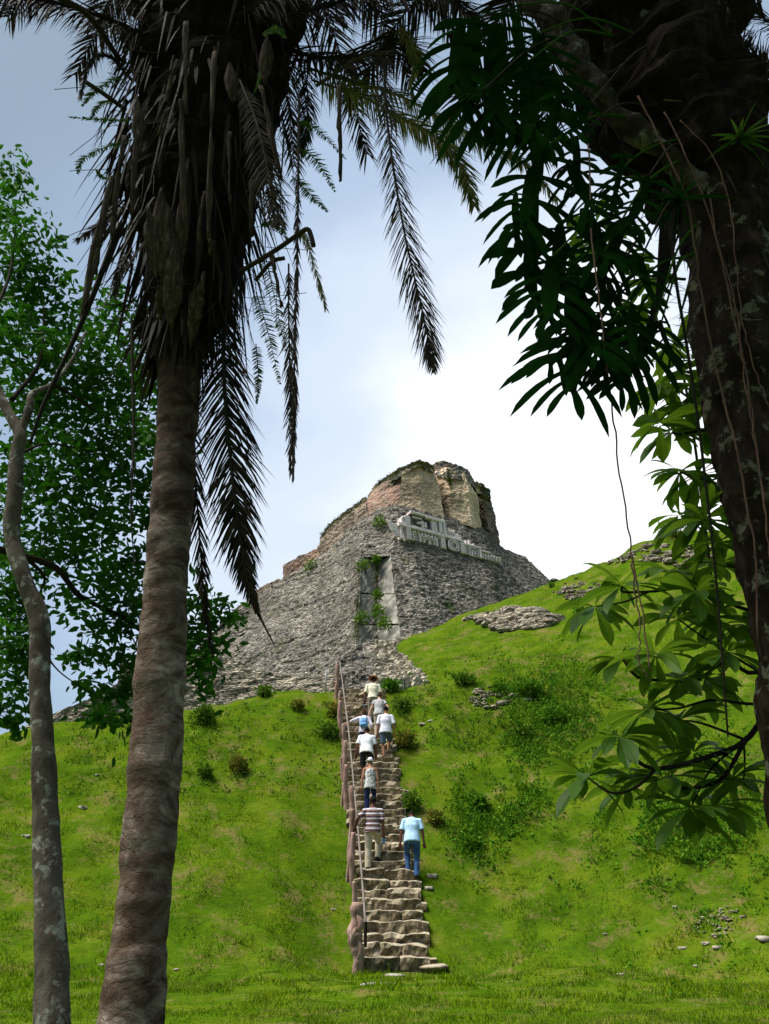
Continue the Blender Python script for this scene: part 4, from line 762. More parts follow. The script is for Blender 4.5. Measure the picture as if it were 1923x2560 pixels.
for i, (u, v, s, lb) in enumerate([(1768, 2362, .13, 'white rounded stone in the bare patch on the right lawn'), (1796, 2372, .14, 'wide pale stone right of the white rounded stone'), (1706, 2374, .12, 'flat white stone at the left side of the bare patch'), (1738, 2417, .08, 'small pale stone below the bare patch'),
        (1552, 2438, .09, 'pale stone alone on the lower right lawn'), (1514, 2336, .07, 'small white stone on the lawn left of the bare patch'), (1687, 2272, .08, 'small white stone above the bare patch'), (832, 2275, .09, 'pale rounded stone on the lawn left of the railing'),
        (254, 2415, .07, 'white stone on the lawn between the two left trunks'), (440, 2427, .06, 'small pale stone on the lawn right of the palm trunk'), (242, 1941, .09, 'pale stone on the left mound between the trunks'), (209, 2020, .16, 'brownish rock on the left mound between the trunks'),
        (66, 2094, .14, 'pale rock on the left mound beside the slender trunk'), (1224, 1748, .2, 'pink-white rock in the stony patch of the right mound'), (1058, 1812, .2, 'grey boulder on the right mound level with the white polo'), (1076, 1803, .14, 'white stone right above the grey boulder'),
        (1080, 2192, .2, 'beige rock by the right foot of the person in jeans'), (1072, 2222, .16, 'lumpy rock at the right edge of the lower steps'), (1908, 2348, .2, 'pale rock at the right border of the lawn'), (1320, 1750, .2, 'pale rock at the top of the weedy strip')]):
    c = ground_at(u, v); s *= .72; tag(rockmesh((c.x, c.y, c.z+s*.05), (s, s*.7, s*.5), i, 3, .9).build('stone', M['rock'], smooth=True), lb, 'stone', 'loose stones on the grass')
# ---------------------------------------------------------------- foreground palms and trees
UPZ = np.array([0, 0, 1.])
def ribbon(mb, p, d, L, w_, g=.5, c=None, seg=3, wd=None):
    p = np.array(p, float); d = nrm(d); s = np.cross(d, wd if wd is not None else rng.standard_normal(3)); s = nrm(s); V = []; f = []
    for i in range(seg+1):
        t = i/seg; ww = w_*(1-t**2.2)*(.75+.25*min(1, t*4)) if i < seg else 0
        if i < seg: V += [p-s*ww/2, p+s*ww/2]
        else: V.append(p)
        d = nrm(d-UPZ*g/seg); p = p+d*L/seg
    for i in range(seg-1): f.append((2*i, 2*i+1, 2*i+3, 2*i+2))
    f.append((2*seg-2, 2*seg-1, 2*seg)); mb.add(V, f, float(np.clip(.5+.28*rng.standard_normal(), 0, 1)) if c is None else c)
def frond(name, parent, pts, L, w_=.022, n=70, ang=50, g=.6, m='frond_dead', t0=.12, r=.018, rag=.15, ends=(.25, 1., .8, .35), view=None, sides=(1, -1), seg=3, twist=0., build=True, mb=None):
    n = int(n*1.75); w_ = w_*.8; pts = cat(pts, 40); own = mb is None; mb = mb or MB(); T, _, _ = frames(pts); tube(mb, pts, np.linspace(r, r*.22, 40), 6, c=.6)
    vd = np.array(view if view is not None else (0, -1, .25), float)
    for i in range(n):
        t = t0+(1-t0)*(i+.5*rng.random())/n; j = min(39, t*39); j0 = int(j); j1 = min(39, j0+1); p = pts[j0]*(1-j+j0)+pts[j1]*(j-j0); tt = T[j0]
        sd = np.cross(tt, vd); sd = nrm(sd) if np.linalg.norm(sd) > .05 else np.array([1., 0, 0])
        if twist: a = twist*t; nn = np.cross(sd, tt); sd = sd*math.cos(a)+nn*math.sin(a)
        Lt = L*np.interp((t-t0)/(1-t0), np.linspace(0, 1, len(ends)), ends)
        for sg in sides:
            if rng.random() < rag: continue
            a = math.radians(ang*(1-.35*t)+rng.normal()*5); d = tt*math.cos(a)+sd*sg*math.sin(a)+np.cross(sd, tt)*rng.normal()*.16
            ribbon(mb, p, d, Lt*rng.uniform(.75, 1.08), w_*rng.uniform(.7, 1.2), g*rng.uniform(.5, 1.4), None, seg, vd+rng.normal(size=3)*.35)
    return mb.build(name, M[m], parent) if build and own else mb
def PP(seq, Y=None): return [np.array(P(*(q if len(q) == 3 else (q[0], q[1], Y)))) for q in seq]
# --- the left palm
TRK = [(300, 3040, 6.1), (318, 2780, 6.15), (328, 2560, 6.2), (354, 2296, 6.25), (378, 2052, 6.3), (392, 1862, 6.35), (404, 1650, 6.4), (415, 1454, 6.45), (429, 1271, 6.5), (441, 1089, 6.55), (450, 960, 6.55), (448, 860, 6.6), (470, 700, 6.65), (490, 450, 6.75), (520, 150, 6.9), (540, -250, 7.1)]
WPX = [300, 225, 165, 130, 127, 126, 122, 104, 104, 98, 100, 120, 120, 110, 110, 90]
palm = empty('palm_tree', P(320, 2850, 6.1), 'tall palm with ringed brown trunk and dark shaggy crown of dead hanging fronds', 'palm tree')
def trunk_tube(mb, pts, wpx, n=260, ring=.03, seg=26, rough=.2, freq=2.5, seed=0):
    c3 = cat(pts, n); rr = interp(wpx, n); dp = c3[:, 1]*CP+(c3[:, 2]-EYE)*SP; rad = rr/2*dp/F
    z = c3[:, 2]; rad = rad*(1+ring*np.abs(vn(z*7+seed, z*0, z*0))+ring*.6*vn(z*16, z*0+4, z*0)); tube(mb, c3, rad, seg, rough=rough, freq=freq)
    return c3, rad
tm = MB(); trunk_tube(tm, PP(TRK), WPX, 420, .045, 36, .10, 5); tm.build('trunk', M['palm_bark'], palm, smooth=True)
core = MB(); cc = PP([(447, 905, 6.58), (447, 850, 6.6), (450, 800, 6.62), (470, 700, 6.65), (482, 600, 6.7), (486, 500, 6.72), (492, 400, 6.75), (510, 300, 6.8), (520, 200, 6.85), (540, 100, 6.95), (555, 0, 7.0), (570, -150, 7.1), (570, -300, 7.2)])
trunk_tube(core, cc, [94, 130, 160, 210, 260, 290, 315, 320, 325, 345, 400, 400, 300], 120, .05, 40, .40, 2.6); core.build('crown_base', M['dark_bark'], palm)
c3 = cat(cc, 60); cw = interp([100, 150, 185, 250, 310, 350, 390, 400, 410, 440, 500, 460, 300], 60); dp = c3[:, 1]*CP+(c3[:, 2]-EYE)*SP; cr_ = cw/2*dp/F
skirt = MB()
for k in range(900):
    i = int(rng.integers(3, 58)); th = rng.uniform(-.3, 2*math.pi-.3); o = np.array([math.cos(th), math.sin(th), 0]); p = c3[i]+o*cr_[i]*rng.uniform(.75, 1.08)
    L = rng.uniform(.35, 1.25)*(1 if i > 15 else .6); wd_ = rng.uniform(.018, .06); d = o*rng.uniform(.05, .45)+np.array([rng.normal()*.12, rng.normal()*.12, -1])
    ribbon(skirt, p, d, L, wd_, .5, None, 5, np.array([o[1], -o[0], 0])*.2+o+rng.normal(size=3)*.3)
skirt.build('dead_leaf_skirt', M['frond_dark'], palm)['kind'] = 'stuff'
fib = MB()
for k in range(160):
    i = int(rng.integers(2, 55)); th = rng.uniform(0, 2*math.pi); o = np.array([math.cos(th), math.sin(th), 0]); p = c3[i]+o*cr_[i]*.9
    q = [p, p+o*rng.uniform(.1, .35)+np.array([0, 0, rng.uniform(-.1, .25)]), p+o*rng.uniform(.2, .6)+np.array([rng.normal()*.15, rng.normal()*.1, rng.uniform(-.5, .1)])]; tube(fib, cat(q, 7), .004, 3)
fib.build('fibre', M['twig'], palm)['kind'] = 'stuff'
# dry spathes and petiole straps hanging on the near side
def strap(u0, v0, u1, v1, wpx, Y0, Y1, bulge=1., m='spathe', name='dry_spathe', k=10, kink=0):
    a, b = np.array(P(u0, v0, Y0)), np.array(P(u1, v1, Y1)); n = 16; dpt = Y0*CP+(a[2]-EYE)*SP; hw = wpx/2*dpt/F; V = []; f = []
    for i in range(n):
        t = i/(n-1); p = a+(b-a)*t+np.array([kink*math.sin(t*3.1)*.05, -.03*math.sin(t*math.pi), 0]); w_ = hw*(max(0, math.sin(math.pi*(t*.96+.02)))**1.25*1.1 if bulge > 1 else (.62+.25*math.sin(4*t+u0)+.12*math.sin(13*t+v0))*(1-.5*t**6))+.002
        for j in range(5): x = (j/4-.5)*2; V.append(p+np.array([x*w_, (x*x)*w_*.35, abs(x)*.02*(t > .9)])+np.array([.003*rng.normal(), .006*rng.normal(), 0]))
    for i in range(n-1):
        for j in range(4): f.append((i*5+j, i*5+j+1, i*5+5+j+1, i*5+5+j))
    mb = MB(); mb.add(V, f); o = mb.build(name, M[m], palm, smooth=True); md = o.modifiers.new('t', 'SOLIDIFY'); md.thickness = .012
for a in [(405, 470, 410, 715, 56, 5.75, 6.0, 2), (372, 520, 392, 700, 34, 5.8, 6.0, 2), (440, 600, 428, 830, 44, 5.8, 6.1, 2), (458, 470, 452, 690, 26, 5.75, 6.0, 2), (404, 700, 402, 800, 20, 5.95, 6.15, 2), (510, 680, 478, 872, 24, 5.9, 6.2, 2), (490, 700, 474, 860, 12, 5.9, 6.2, 2), (345, 240, 350, 395, 26, 5.7, 5.8, 2), (670, 90, 662, 215, 30, 5.8, 5.9, 2), (575, 160, 585, 260, 30, 5.7, 5.75, 2)]: strap(*a)
for a in [(466, 55, 466, 290, 14, 5.6, 5.65), (537, 130, 521, 604, 18, 5.5, 5.7), (530, 600, 528, 640, 14, 5.6, 5.7), (444, 150, 418, 258, 12, 5.7, 5.75), (452, 250, 466, 600, 14, 5.65, 5.8), (424, 270, 398, 340, 11, 5.7, 5.75), (512, 480, 496, 620, 11, 5.75, 5.85), (574, 330, 574, 510, 12, 5.7, 5.8), (628, 450, 630, 596, 10, 5.75, 5.85), (653, 215, 700, 440, 11, 5.55, 5.6), (672, 440, 695, 535, 12, 5.6, 5.7), (848, 215, 851, 455, 9, 5.8, 5.9), (680, 640, 704, 770, 9, 5.9, 6.0), (282, 440, 205, 800, 22, 5.7, 5.9), (262, 540, 240, 690, 10, 5.8, 5.9), (345, 330, 330, 560, 12, 5.7, 5.8), (312, 340, 280, 600, 16, 5.65, 5.8)]: strap(*a, bulge=1., name='hanging_petiole')
m = MB()
for pts_, r_ in (([(600, 680, 6.2), (690, 625, 6.0), (740, 590, 5.9), (768, 573, 5.85), (778, 590, 5.85), (784, 615, 5.85)], .022), ([(640, 700, 6.3), (680, 655, 6.1), (712, 645, 6.1)], .02), ([(315, 275, 6.2), (260, 235, 6.0), (216, 206, 5.9)], .022), ([(300, 150, 6.2), (210, 30, 5.5), (60, -40, 5.0)], .028)):
    c_ = cat(PP(pts_), 24); tube(m, c_, r_, 8)
    m.build('bent_petiole', M['frond_dead'], palm, smooth=True); m = MB()
tube(m, cat(PP([(300, 560, 5.9), (240, 720, 5.9), (180, 860, 5.9), (110, 1010, 5.9), (75, 1110, 5.9)]), 30), np.linspace(.03, .012, 30), 8); m.build('hanging_rachis', M['frond_dark'], palm, smooth=True)
FR = [  # pts, leaflet L, width, n, angle, droop, material, ragged, rachis radius, ends
 ([(790, 215, 6.2), (900, 145, 6.0), (955, 150, 5.95), (965, 270, 5.9), (985, 430, 5.85), (1015, 600, 5.85), (1045, 730, 5.85), (1070, 845, 5.85), (1083, 930, 5.85)], .46, .015, 150, 36, .55, 'frond_dead', .1, .020, (.2, .7, .6, .85, 1., 1., .75, .12)),
 ([(748, 240, 6.1), (746, 420, 6.0), (743, 640, 5.95), (738, 860, 5.95), (735, 1040, 5.95), (733, 1200, 5.95)], .26, .016, 110, 16, .4, 'frond_dead', .25, .014, (.2, .5, .7, .6, .8, .5, .2)),
 ([(722, 660, 6.2), (722, 800, 6.15), (725, 930, 6.1), (728, 1060, 6.1), (728, 1185, 6.1)], .24, .018, 60, 26, .4, 'frond_dead', .3, .010, (.6, .9, 1., .7, .3)),
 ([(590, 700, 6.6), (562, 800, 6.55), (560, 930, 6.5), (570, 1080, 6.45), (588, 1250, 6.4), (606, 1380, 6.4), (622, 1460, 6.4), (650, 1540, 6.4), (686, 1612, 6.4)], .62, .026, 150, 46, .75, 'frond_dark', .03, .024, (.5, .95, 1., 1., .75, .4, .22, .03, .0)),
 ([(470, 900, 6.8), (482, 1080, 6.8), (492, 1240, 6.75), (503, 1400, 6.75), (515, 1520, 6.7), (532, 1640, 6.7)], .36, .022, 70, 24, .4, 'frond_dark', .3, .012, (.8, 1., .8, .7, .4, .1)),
 ([(330, 800, 6.3), (332, 950, 6.3), (334, 1120, 6.3), (328, 1280, 6.3), (338, 1430, 6.3)], .12, .014, 60, 16, .4, 'frond_dead', .4, .014, (.6, .8, .5, .2)),
 ([(600, 200, 5.9), (640, 300, 5.7), (665, 400, 5.65), (690, 520, 5.65), (700, 560, 5.65)], .40, .016, 80, 60, 1.3, 'frond_dead', .1, .012, (.4, .9, 1., .6, .2)),
 ([(770, 170, 6.6), (880, 205, 6.5), (990, 235, 6.4), (1100, 295, 6.3), (1210, 360, 6.2), (1300, 400, 6.15), (1395, 500, 6.1)], .50, .022, 110, 46, .9, 'frond_green', .08, .016, (.7, 1., .9, .8, .6, .5, .3)),
 ([(780, 200, 6.6), (900, 240, 6.4), (1010, 300, 6.3), (1090, 345, 6.2), (1150, 410, 6.15), (1186, 515, 6.1)], .52, .024, 110, 42, .8, 'frond_green', .08, .014, (.9, 1., .9, .8, .7, .3)),
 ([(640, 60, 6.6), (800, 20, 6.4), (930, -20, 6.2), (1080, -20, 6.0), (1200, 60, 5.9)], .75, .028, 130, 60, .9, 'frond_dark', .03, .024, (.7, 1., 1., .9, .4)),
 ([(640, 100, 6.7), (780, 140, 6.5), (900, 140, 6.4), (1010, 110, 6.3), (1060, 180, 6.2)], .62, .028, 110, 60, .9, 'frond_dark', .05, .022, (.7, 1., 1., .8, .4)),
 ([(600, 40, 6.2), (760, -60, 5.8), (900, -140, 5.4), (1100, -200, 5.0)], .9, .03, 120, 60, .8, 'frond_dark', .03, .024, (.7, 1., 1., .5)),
 ([(1000, 60, 6.2), (1030, 110, 6.1), (1042, 160, 6.1), (1020, 225, 6.1)], .25, .02, 40, 40, .8, 'frond_green', .1, .010, (1., .9, .6, .2)),
 ([(420, 120, 6.5), (300, 60, 6.1), (150, 10, 5.8), (0, -10, 5.5), (-160, 20, 5.2)], .62, .028, 120, 62, 1.2, 'frond_dark', .03, .026, (.5, .9, 1., 1., .8)),
 ([(420, 60, 6.4), (280, -30, 5.9), (120, -70, 5.5), (-60, -50, 5.1)], .7, .028, 110, 62, 1.0, 'frond_dark', .03, .026, (.5, .9, 1., .8)),
 ([(330, 200, 6.3), (270, 140, 6.1), (222, 160, 6.0), (200, 250, 6.0)], .16, .02, 50, 45, .9, 'frond_dark', .05, .018, (.8, 1., .8, .5)),
 ([(760, 150, 6.6), (770, 280, 6.55), (750, 380, 6.5)], .35, .02, 50, 40, .9, 'frond_dark', .1, .010, (1., .9, .5)),
 ([(735, 570, 6.3), (765, 600, 6.25), (790, 680, 6.2), (815, 770, 6.2)], .16, .012, 50, 28, .5, 'frond_green', .15, .008, (1., .9, .8, .5)),
 ([(310, 500, 6.1), (250, 560, 6.0), (195, 600, 6.0)], .16, .02, 40, 55, .9, 'frond_dark', .1, .012, (1., .9, .5)),
 ([(330, 620, 6.2), (300, 680, 6.1), (285, 740, 6.1)], .14, .02, 30, 45, .7, 'frond_dark', .1, .010, (1., .9, .5)),
]
for q in FR: frond('frond', palm, PP(q[0]), q[1], q[2], q[3], q[4], q[5], q[6], .04, q[8], q[7], q[9])
ctop = np.array(P(560, -260, 7.0))
for k in range(20):     # the live crown above the frame, all the way round
    th = 2*math.pi*k/20+.2; el = rng.uniform(.2, 1.1); o = np.array([math.cos(th), math.sin(th), 0]); R_ = rng.uniform(3.6, 4.8)
    frond('frond', palm, [ctop, ctop+o*R_*.35+UPZ*(.9+el*.5), ctop+o*R_*.72+UPZ*(.9+el*.3), ctop+o*R_-UPZ*(.1+.4*rng.random())], .75, .045, 70, 58, .7, 'frond_dark', .08, .025, .03, (.5, 1., 1., .5), view=(0, 0, 1))
# ferns rooted in the palm crown
FE = [([(330, 300, 6.0), (255, 300, 5.9), (170, 292, 5.85)], .09, 'on the far left of the crown, pointing left'), ([(330, 350, 6.0), (260, 370, 5.9), (205, 400, 5.85), (195, 435, 5.85)], .10, 'on the left of the crown with a drooping tip'), ([(300, 190, 6.1), (240, 225, 6.0), (205, 265, 6.0)], .11, 'on the upper left of the crown beside the bent dark petiole'),
      ([(300, 440, 6.0), (260, 445, 5.9), (240, 425, 5.9)], .05, 'tiny, at the left edge of the crown above the hanging rachis'), ([(740, 300, 6.3), (800, 330, 6.2), (865, 398, 6.2)], .09, 'on the right of the crown, uppermost on that side'), ([(745, 370, 6.3), (790, 400, 6.25), (840, 480, 6.2)], .13, 'on the right of the crown, second from the top'),
      ([(730, 440, 6.3), (770, 480, 6.25), (820, 530, 6.2)], .12, 'on the right of the crown with pale tip, third from the top'), ([(655, 85, 5.7), (690, 75, 5.65), (715, 95, 5.6)], .10, 'bright green, near the top middle of the crown'), ([(660, 620, 6.5), (690, 760, 6.4), (715, 880, 6.4)], .13, 'behind the grey dead fronds at mid height'),
      ([(640, 730, 6.5), (670, 830, 6.45), (700, 960, 6.4)], .12, 'low on the right of the crown behind the narrow dead frond'), ([(650, 560, 6.4), (690, 560, 6.35), (720, 600, 6.3)], .10, 'beside the hooked broken petiole'), ([(640, 860, 6.7), (646, 940, 6.7), (642, 1010, 6.7)], .08, 'light green, at the top of the large hanging frond'), ([(650, 180, 5.7), (645, 210, 5.6), (635, 235, 5.6)], .03, 'thin strand in front of the dark crown'), ([(290, 250, 6.2), (250, 262, 6.1), (225, 300, 6.1)], .09, 'yellow-green, between the left ferns')]
for pts_, L, lb in FE:
    f_ = frond('fern', None, PP(pts_), L, .022, 26, 72, .25, 'fern', .05, .006, .03, (.8, 1., .9, .55, .2), seg=2, build=False); mb2 = f_
    tag(mb2.build('fern', M['fern']), 'green palm-crown fern '+lb, 'fern', 'ferns growing in the left palm')
# --- the right trunk with roots and split leaves
rt_ = empty('leaning_tree', P(2060, 2300, 4.9), 'thick dark mossy trunk leaning in from the right edge, hung with aerial roots', 'tree')
R1 = PP([(2150, 3260, 4.9), (2100, 2800, 4.9), (2075, 2400, 4.9), (2040, 2100, 4.9), (2010, 1850, 4.9), (1992, 1650, 4.9), (1955, 1420, 4.9), (1932, 1272, 4.9), (1892, 1085, 4.95), (1860, 869, 5.0), (1845, 700, 5.05), (1810, 520, 5.1), (1760, 400, 5.15), (1690, 250, 5.2), (1620, 80, 5.3), (1590, -150, 5.4)])
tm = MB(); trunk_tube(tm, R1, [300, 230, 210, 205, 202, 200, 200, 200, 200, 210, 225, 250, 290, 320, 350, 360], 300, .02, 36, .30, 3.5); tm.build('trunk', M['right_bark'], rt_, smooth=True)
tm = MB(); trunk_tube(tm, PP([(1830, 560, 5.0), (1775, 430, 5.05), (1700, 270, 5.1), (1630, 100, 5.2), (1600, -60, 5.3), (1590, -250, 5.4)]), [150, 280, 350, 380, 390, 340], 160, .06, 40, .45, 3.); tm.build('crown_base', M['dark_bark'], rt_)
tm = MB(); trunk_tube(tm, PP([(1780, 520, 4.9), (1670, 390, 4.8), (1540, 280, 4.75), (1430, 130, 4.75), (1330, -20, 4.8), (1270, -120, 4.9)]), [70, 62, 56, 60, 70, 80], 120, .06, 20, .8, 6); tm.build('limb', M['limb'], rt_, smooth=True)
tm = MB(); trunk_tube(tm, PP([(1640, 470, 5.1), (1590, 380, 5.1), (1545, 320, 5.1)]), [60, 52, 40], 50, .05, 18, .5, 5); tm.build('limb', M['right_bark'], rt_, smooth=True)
tm = MB(); trunk_tube(tm, PP([(1870, 560, 5.2), (1905, 430, 5.3), (1990, 350, 5.4)]), [150, 110, 90], 50, .05, 20, .5, 4); tm.build('limb', M['dark_bark'], rt_, smooth=True)
sk = MB(); c3 = cat(R1[9:], 60)
for k in range(260):
    i = int(rng.integers(12, 60)); th = rng.uniform(0, 2*math.pi); o = np.array([math.cos(th), math.sin(th), 0]); rr_ = np.interp(i, [0, 20, 59], [.24, .33, .5]); p = c3[i]+o*rr_*rng.uniform(.8, 1.05)
    ribbon(sk, p, o*.35+np.array([rng.normal()*.3, 0, -1]), rng.uniform(.2, .7), rng.uniform(.015, .05), .4, None, 4)
sk.build('dead_leaf_base', M['frond_dark'], rt_)['kind'] = 'stuff'
def root_(pts_, r, name='aerial_root', m='root', par=None):
    mb = MB(); c_ = cat(PP(pts_), 60); c_[1:-1] += .008*np.stack([vn(np.arange(58)*.6, np.full(58, r*999)), np.zeros(58), np.zeros(58)], 1); tube(mb, c_, np.linspace(r, r*.7, 60), 6); return mb.build(name, M[m], par or rt_, smooth=True)
for pts_, r in [([(1595, 240, 4.6), (1640, 330, 4.6), (1690, 430, 4.6), (1725, 520, 4.6), (1745, 680, 4.65), (1765, 800, 4.65), (1800, 960, 4.65), (1845, 1150, 4.6), (1880, 1330, 4.6), (1890, 1420, 4.6), (1895, 1600, 4.6)], .008),
                ([(1660, 280, 4.6), (1720, 400, 4.6), (1780, 560, 4.65), (1830, 720, 4.65), (1860, 900, 4.65), (1890, 1100, 4.65), (1912, 1280, 4.6), (1925, 1400, 4.6)], .006), ([(1700, 300, 4.6), (1790, 400, 4.6), (1830, 560, 4.65), (1850, 760, 4.65), (1880, 900, 4.65), (1925, 1020, 4.65)], .005),
                ([(1770, 480, 4.65), (1800, 640, 4.65), (1845, 830, 4.65), (1870, 1000, 4.65), (1900, 1180, 4.65), (1920, 1330, 4.65)], .006), ([(1610, 200, 4.6), (1680, 190, 4.6), (1740, 220, 4.6), (1790, 330, 4.65)], .006), ([(1660, 250, 4.6), (1740, 260, 4.6), (1790, 300, 4.65)], .005),
                ([(1735, 60, 4.6), (1745, 180, 4.6), (1780, 280, 4.6)], .003), ([(1720, 80, 4.6), (1722, 170, 4.6), (1735, 240, 4.6)], .003), ([(1815, 700, 4.65), (1850, 790, 4.65), (1905, 800, 4.65)], .004)]: root_(pts_, r)
root_([(1470, 360, 4.4), (1478, 560, 4.4), (1495, 740, 4.4), (1513, 860, 4.4), (1530, 1010, 4.4), (1550, 1180, 4.4), (1575, 1350, 4.4), (1590, 1440, 4.4), (1610, 1560, 4.4), (1626, 1680, 4.4)], .0062, 'hanging_vine')
o = bpy.data.objects['hanging_vine']; o.parent = None; o.matrix_parent_inverse = Matrix(); tag(o, 'long thin pinkish vine hanging free against the white sky right of the pyramid', 'vine')
o = root_([(1576, 1380, 4.42), (1592, 1500, 4.42), (1600, 1600, 4.42), (1596, 1650, 4.42), (1625, 1700, 4.42)], .005, 'vine_loop'); o.parent = None; o.matrix_parent_inverse = Matrix(); tag(o, 'short looping vine end beside the lower part of the long pinkish vine', 'vine')
# spiny dead rachis hanging in front of the trunk
sp = MB(); c_ = cat(PP([(1676, 560, 4.5), (1690, 700, 4.5), (1715, 850, 4.5), (1745, 1050, 4.5), (1775, 1300, 4.5), (1795, 1500, 4.5), (1810, 1700, 4.5), (1820, 1842, 4.5)]), 160); tube(sp, c_, np.linspace(.012, .005, 160), 6)
for i in range(4, 158):
    for q in range(2): ribbon(sp, c_[i], np.array([rng.choice([-1, 1]), rng.normal()*.5, rng.normal()*.35]), rng.uniform(.02, .05) if i > 60 else rng.uniform(.03, .14), .005, .2, None, 2)
tag(sp.build('spiny_stalk', M['frond_dark']), 'long dark spiny stalk hanging from the leaning trunk down past the leafy branches', 'stalk')
m = MB()
for k in range(7):
    u0 = 1650+k*6; tube(m, cat(PP([(u0+10, 470, 4.7), (u0, 600, 4.65), (u0-10-k*5, 760, 4.6), (u0-30-k*9, 800+k*14, 4.55)]), 20), .009, 6)
m.build('hanging_petiole', M['frond_dark'], rt_, smooth=True)
# split leaves
ph = empty('split_leaf_climber', P(1640, 330, 4.7), 'climber with large dark deeply split leaves hanging from the leaning trunk', 'climber')
def splitleaf(u0, v0, u1, v1, Y0=4.3, Y1=4.2, wr=.62, nl=8, ysk=0., petiole=None, tilt=0.):
    a, b = np.array(P(u0, v0, Y0)), np.array(P(u1, v1, Y1)); L = np.linalg.norm(b-a); T = (b-a)/L; vd = nrm(np.array([tilt, -1, .45])); S = nrm(np.cross(T, vd)); Nn = nrm(np.cross(S, T)); mb = MB(); n = 26
    def mid(t): return a+T*L*t+Nn*(-.10*L*math.sin(t*math.pi))-UPZ*.04*L*t*t
    V = []; f = []
    for i in range(n):
        t = i/(n-1); w_ = L*wr*.13*math.sin(math.pi*min(.98, .06+t*.94))**.6*(1.3-.6*t); p = mid(t); V += [p-S*w_, p+Nn*.004, p+S*w_]
    for i in range(n-1):
        for j in range(2): f.append((i*3+j, i*3+j+1, i*3+4+j, i*3+3+j))
    mb.add(V, f, .4)
    for sg in (-1, 1):
        for k in range(nl):
            t = .04+.86*(k+.2*rng.random())/(nl-1)*.97; ang = math.radians(np.interp(k, [0, nl-1], [112, 38])+rng.normal()*4); ll = L*wr*(.62+.38*math.sin(math.pi*(.2+.72*k/(nl-1))))*rng.uniform(.85, 1.1)*(1 if k < nl-1 else .7)
            if k == 0: ll *= .75
            base = mid(t); d = T*math.cos(ang)+S*sg*math.sin(ang); hw = L*.034*rng.uniform(.7, 1.35); q = 7; V = []; f = []; p = base.copy(); dd = d.copy()
            for i in range(q):
                s_ = i/(q-1); pr = [1.35, .72, .82, 1.0, 1.05, .8, .02][i]; pw = nrm(np.cross(dd, Nn)); V += [p-pw*hw*pr, p+pw*hw*pr]
                dd = nrm(dd+T*.10-UPZ*.07-Nn*.06); p = p+dd*ll/(q-1)
            for i in range(q-1): f.append((2*i, 2*i+1, 2*i+3, 2*i+2))
            mb.add(V, f, float(np.clip(.5+.2*rng.normal(), 0, 1)))
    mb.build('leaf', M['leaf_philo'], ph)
    if petiole:
        pu, pv = petiole; c0 = np.array(P(pu, pv, 4.75)); mm = MB(); tube(mm, cat([c0, (c0+a)/2+np.array([0, -.05, .12]), a+T*.02], 24), np.linspace(.011, .006, 24), 7); mm.build('petiole', M['fern'] if rng.random() < .5 else M['twig'], ph, smooth=True)
SL = [(1190, 40, 1170, 300, .5), (1240, 60, 1215, 300, .55), (1150, 60, 1120, 210, .6), (1100, 20, 1060, 150, .7), (1215, 90, 1060, 130, .45), (1180, 170, 1190, 450, .34), (1150, 190, 1135, 290, .5), (1290, 30, 1340, 200, .6), (1210, 230, 1120, 215, .5), (1230, 200, 1290, 330, .6),
      (1320, 150, 1312, 350, .62), (1380, 170, 1430, 320, .5), (1300, 10, 1220, 20, .6), (1400, 230, 1350, 380, .5), (1470, 270, 1400, 330, .4), (1300, 250, 1250, 330, .5),
      (1350, 380, 1272, 590, .55), (1390, 395, 1375, 620, .55), (1330, 420, 1330, 660, .5), (1420, 400, 1490, 520, .5), (1440, 340, 1440, 470, .4), (1290, 480, 1300, 600, .6), (1400, 560, 1400, 720, .6),
      (1410, 600, 1310, 780, .5), (1380, 640, 1370, 790, .55), (1440, 660, 1420, 830, .5), (1500, 640, 1540, 800, .5), (1340, 560, 1345, 760, .42), (1460, 520, 1530, 640, .6), (1500, 480, 1560, 620, .5),
      (1490, 790, 1360, 900, .55), (1470, 800, 1420, 970, .72), (1530, 800, 1500, 930, .6), (1450, 740, 1500, 880, .5), (1640, 800, 1540, 960, .62), (1630, 790, 1620, 1000, .6), (1650, 800, 1700, 900, .6), (1580, 760, 1590, 900, .5), (1600, 640, 1640, 760, .5), (1560, 560, 1500, 700, .55), (1520, 700, 1600, 820, .6), (1250, 0, 1180, 60, .6), (1340, 80, 1390, 230, .5), (1560, 380, 1530, 510, .35), (1620, 440, 1560, 560, .4)]
for i, (u0, v0, u1, v1, wr) in enumerate(SL):
    if i % 6 == 5 or i in (3, 4, 6): continue
    pet = (min(1740, max(1450, u0+200+rng.integers(0, 80))), max(90, v0-rng.integers(60, 260))) if i % 2 == 0 else None
    splitleaf(u0, v0, u1, v1, 4.3+.35*rng.random(), 4.15+.35*rng.random(), wr, int(rng.integers(5, 8)), petiole=pet, tilt=rng.normal()*.25)
# strap-leaved bromeliad on the trunk
for (u, v, lb, c_) in ((1700, 500, 'strap-leaved air plant on the left side of the leaning trunk', 1.), (1850, 345, 'small pale green aroid with pointed leaves high on the leaning trunk', .7)):
    mb = MB(); p = np.array(P(u, v, 4.55))
    for k in range(26): ribbon(mb, p, np.array([rng.normal()-.4*(u < 1800), rng.normal()*.5-.3, rng.normal()*.5]), rng.uniform(.2, .5)*c_, .028, .7, None, 6)
    tag(mb.build('air_plant', M['fern'] if u > 1800 else M['leaf_philo']), lb, 'plant')
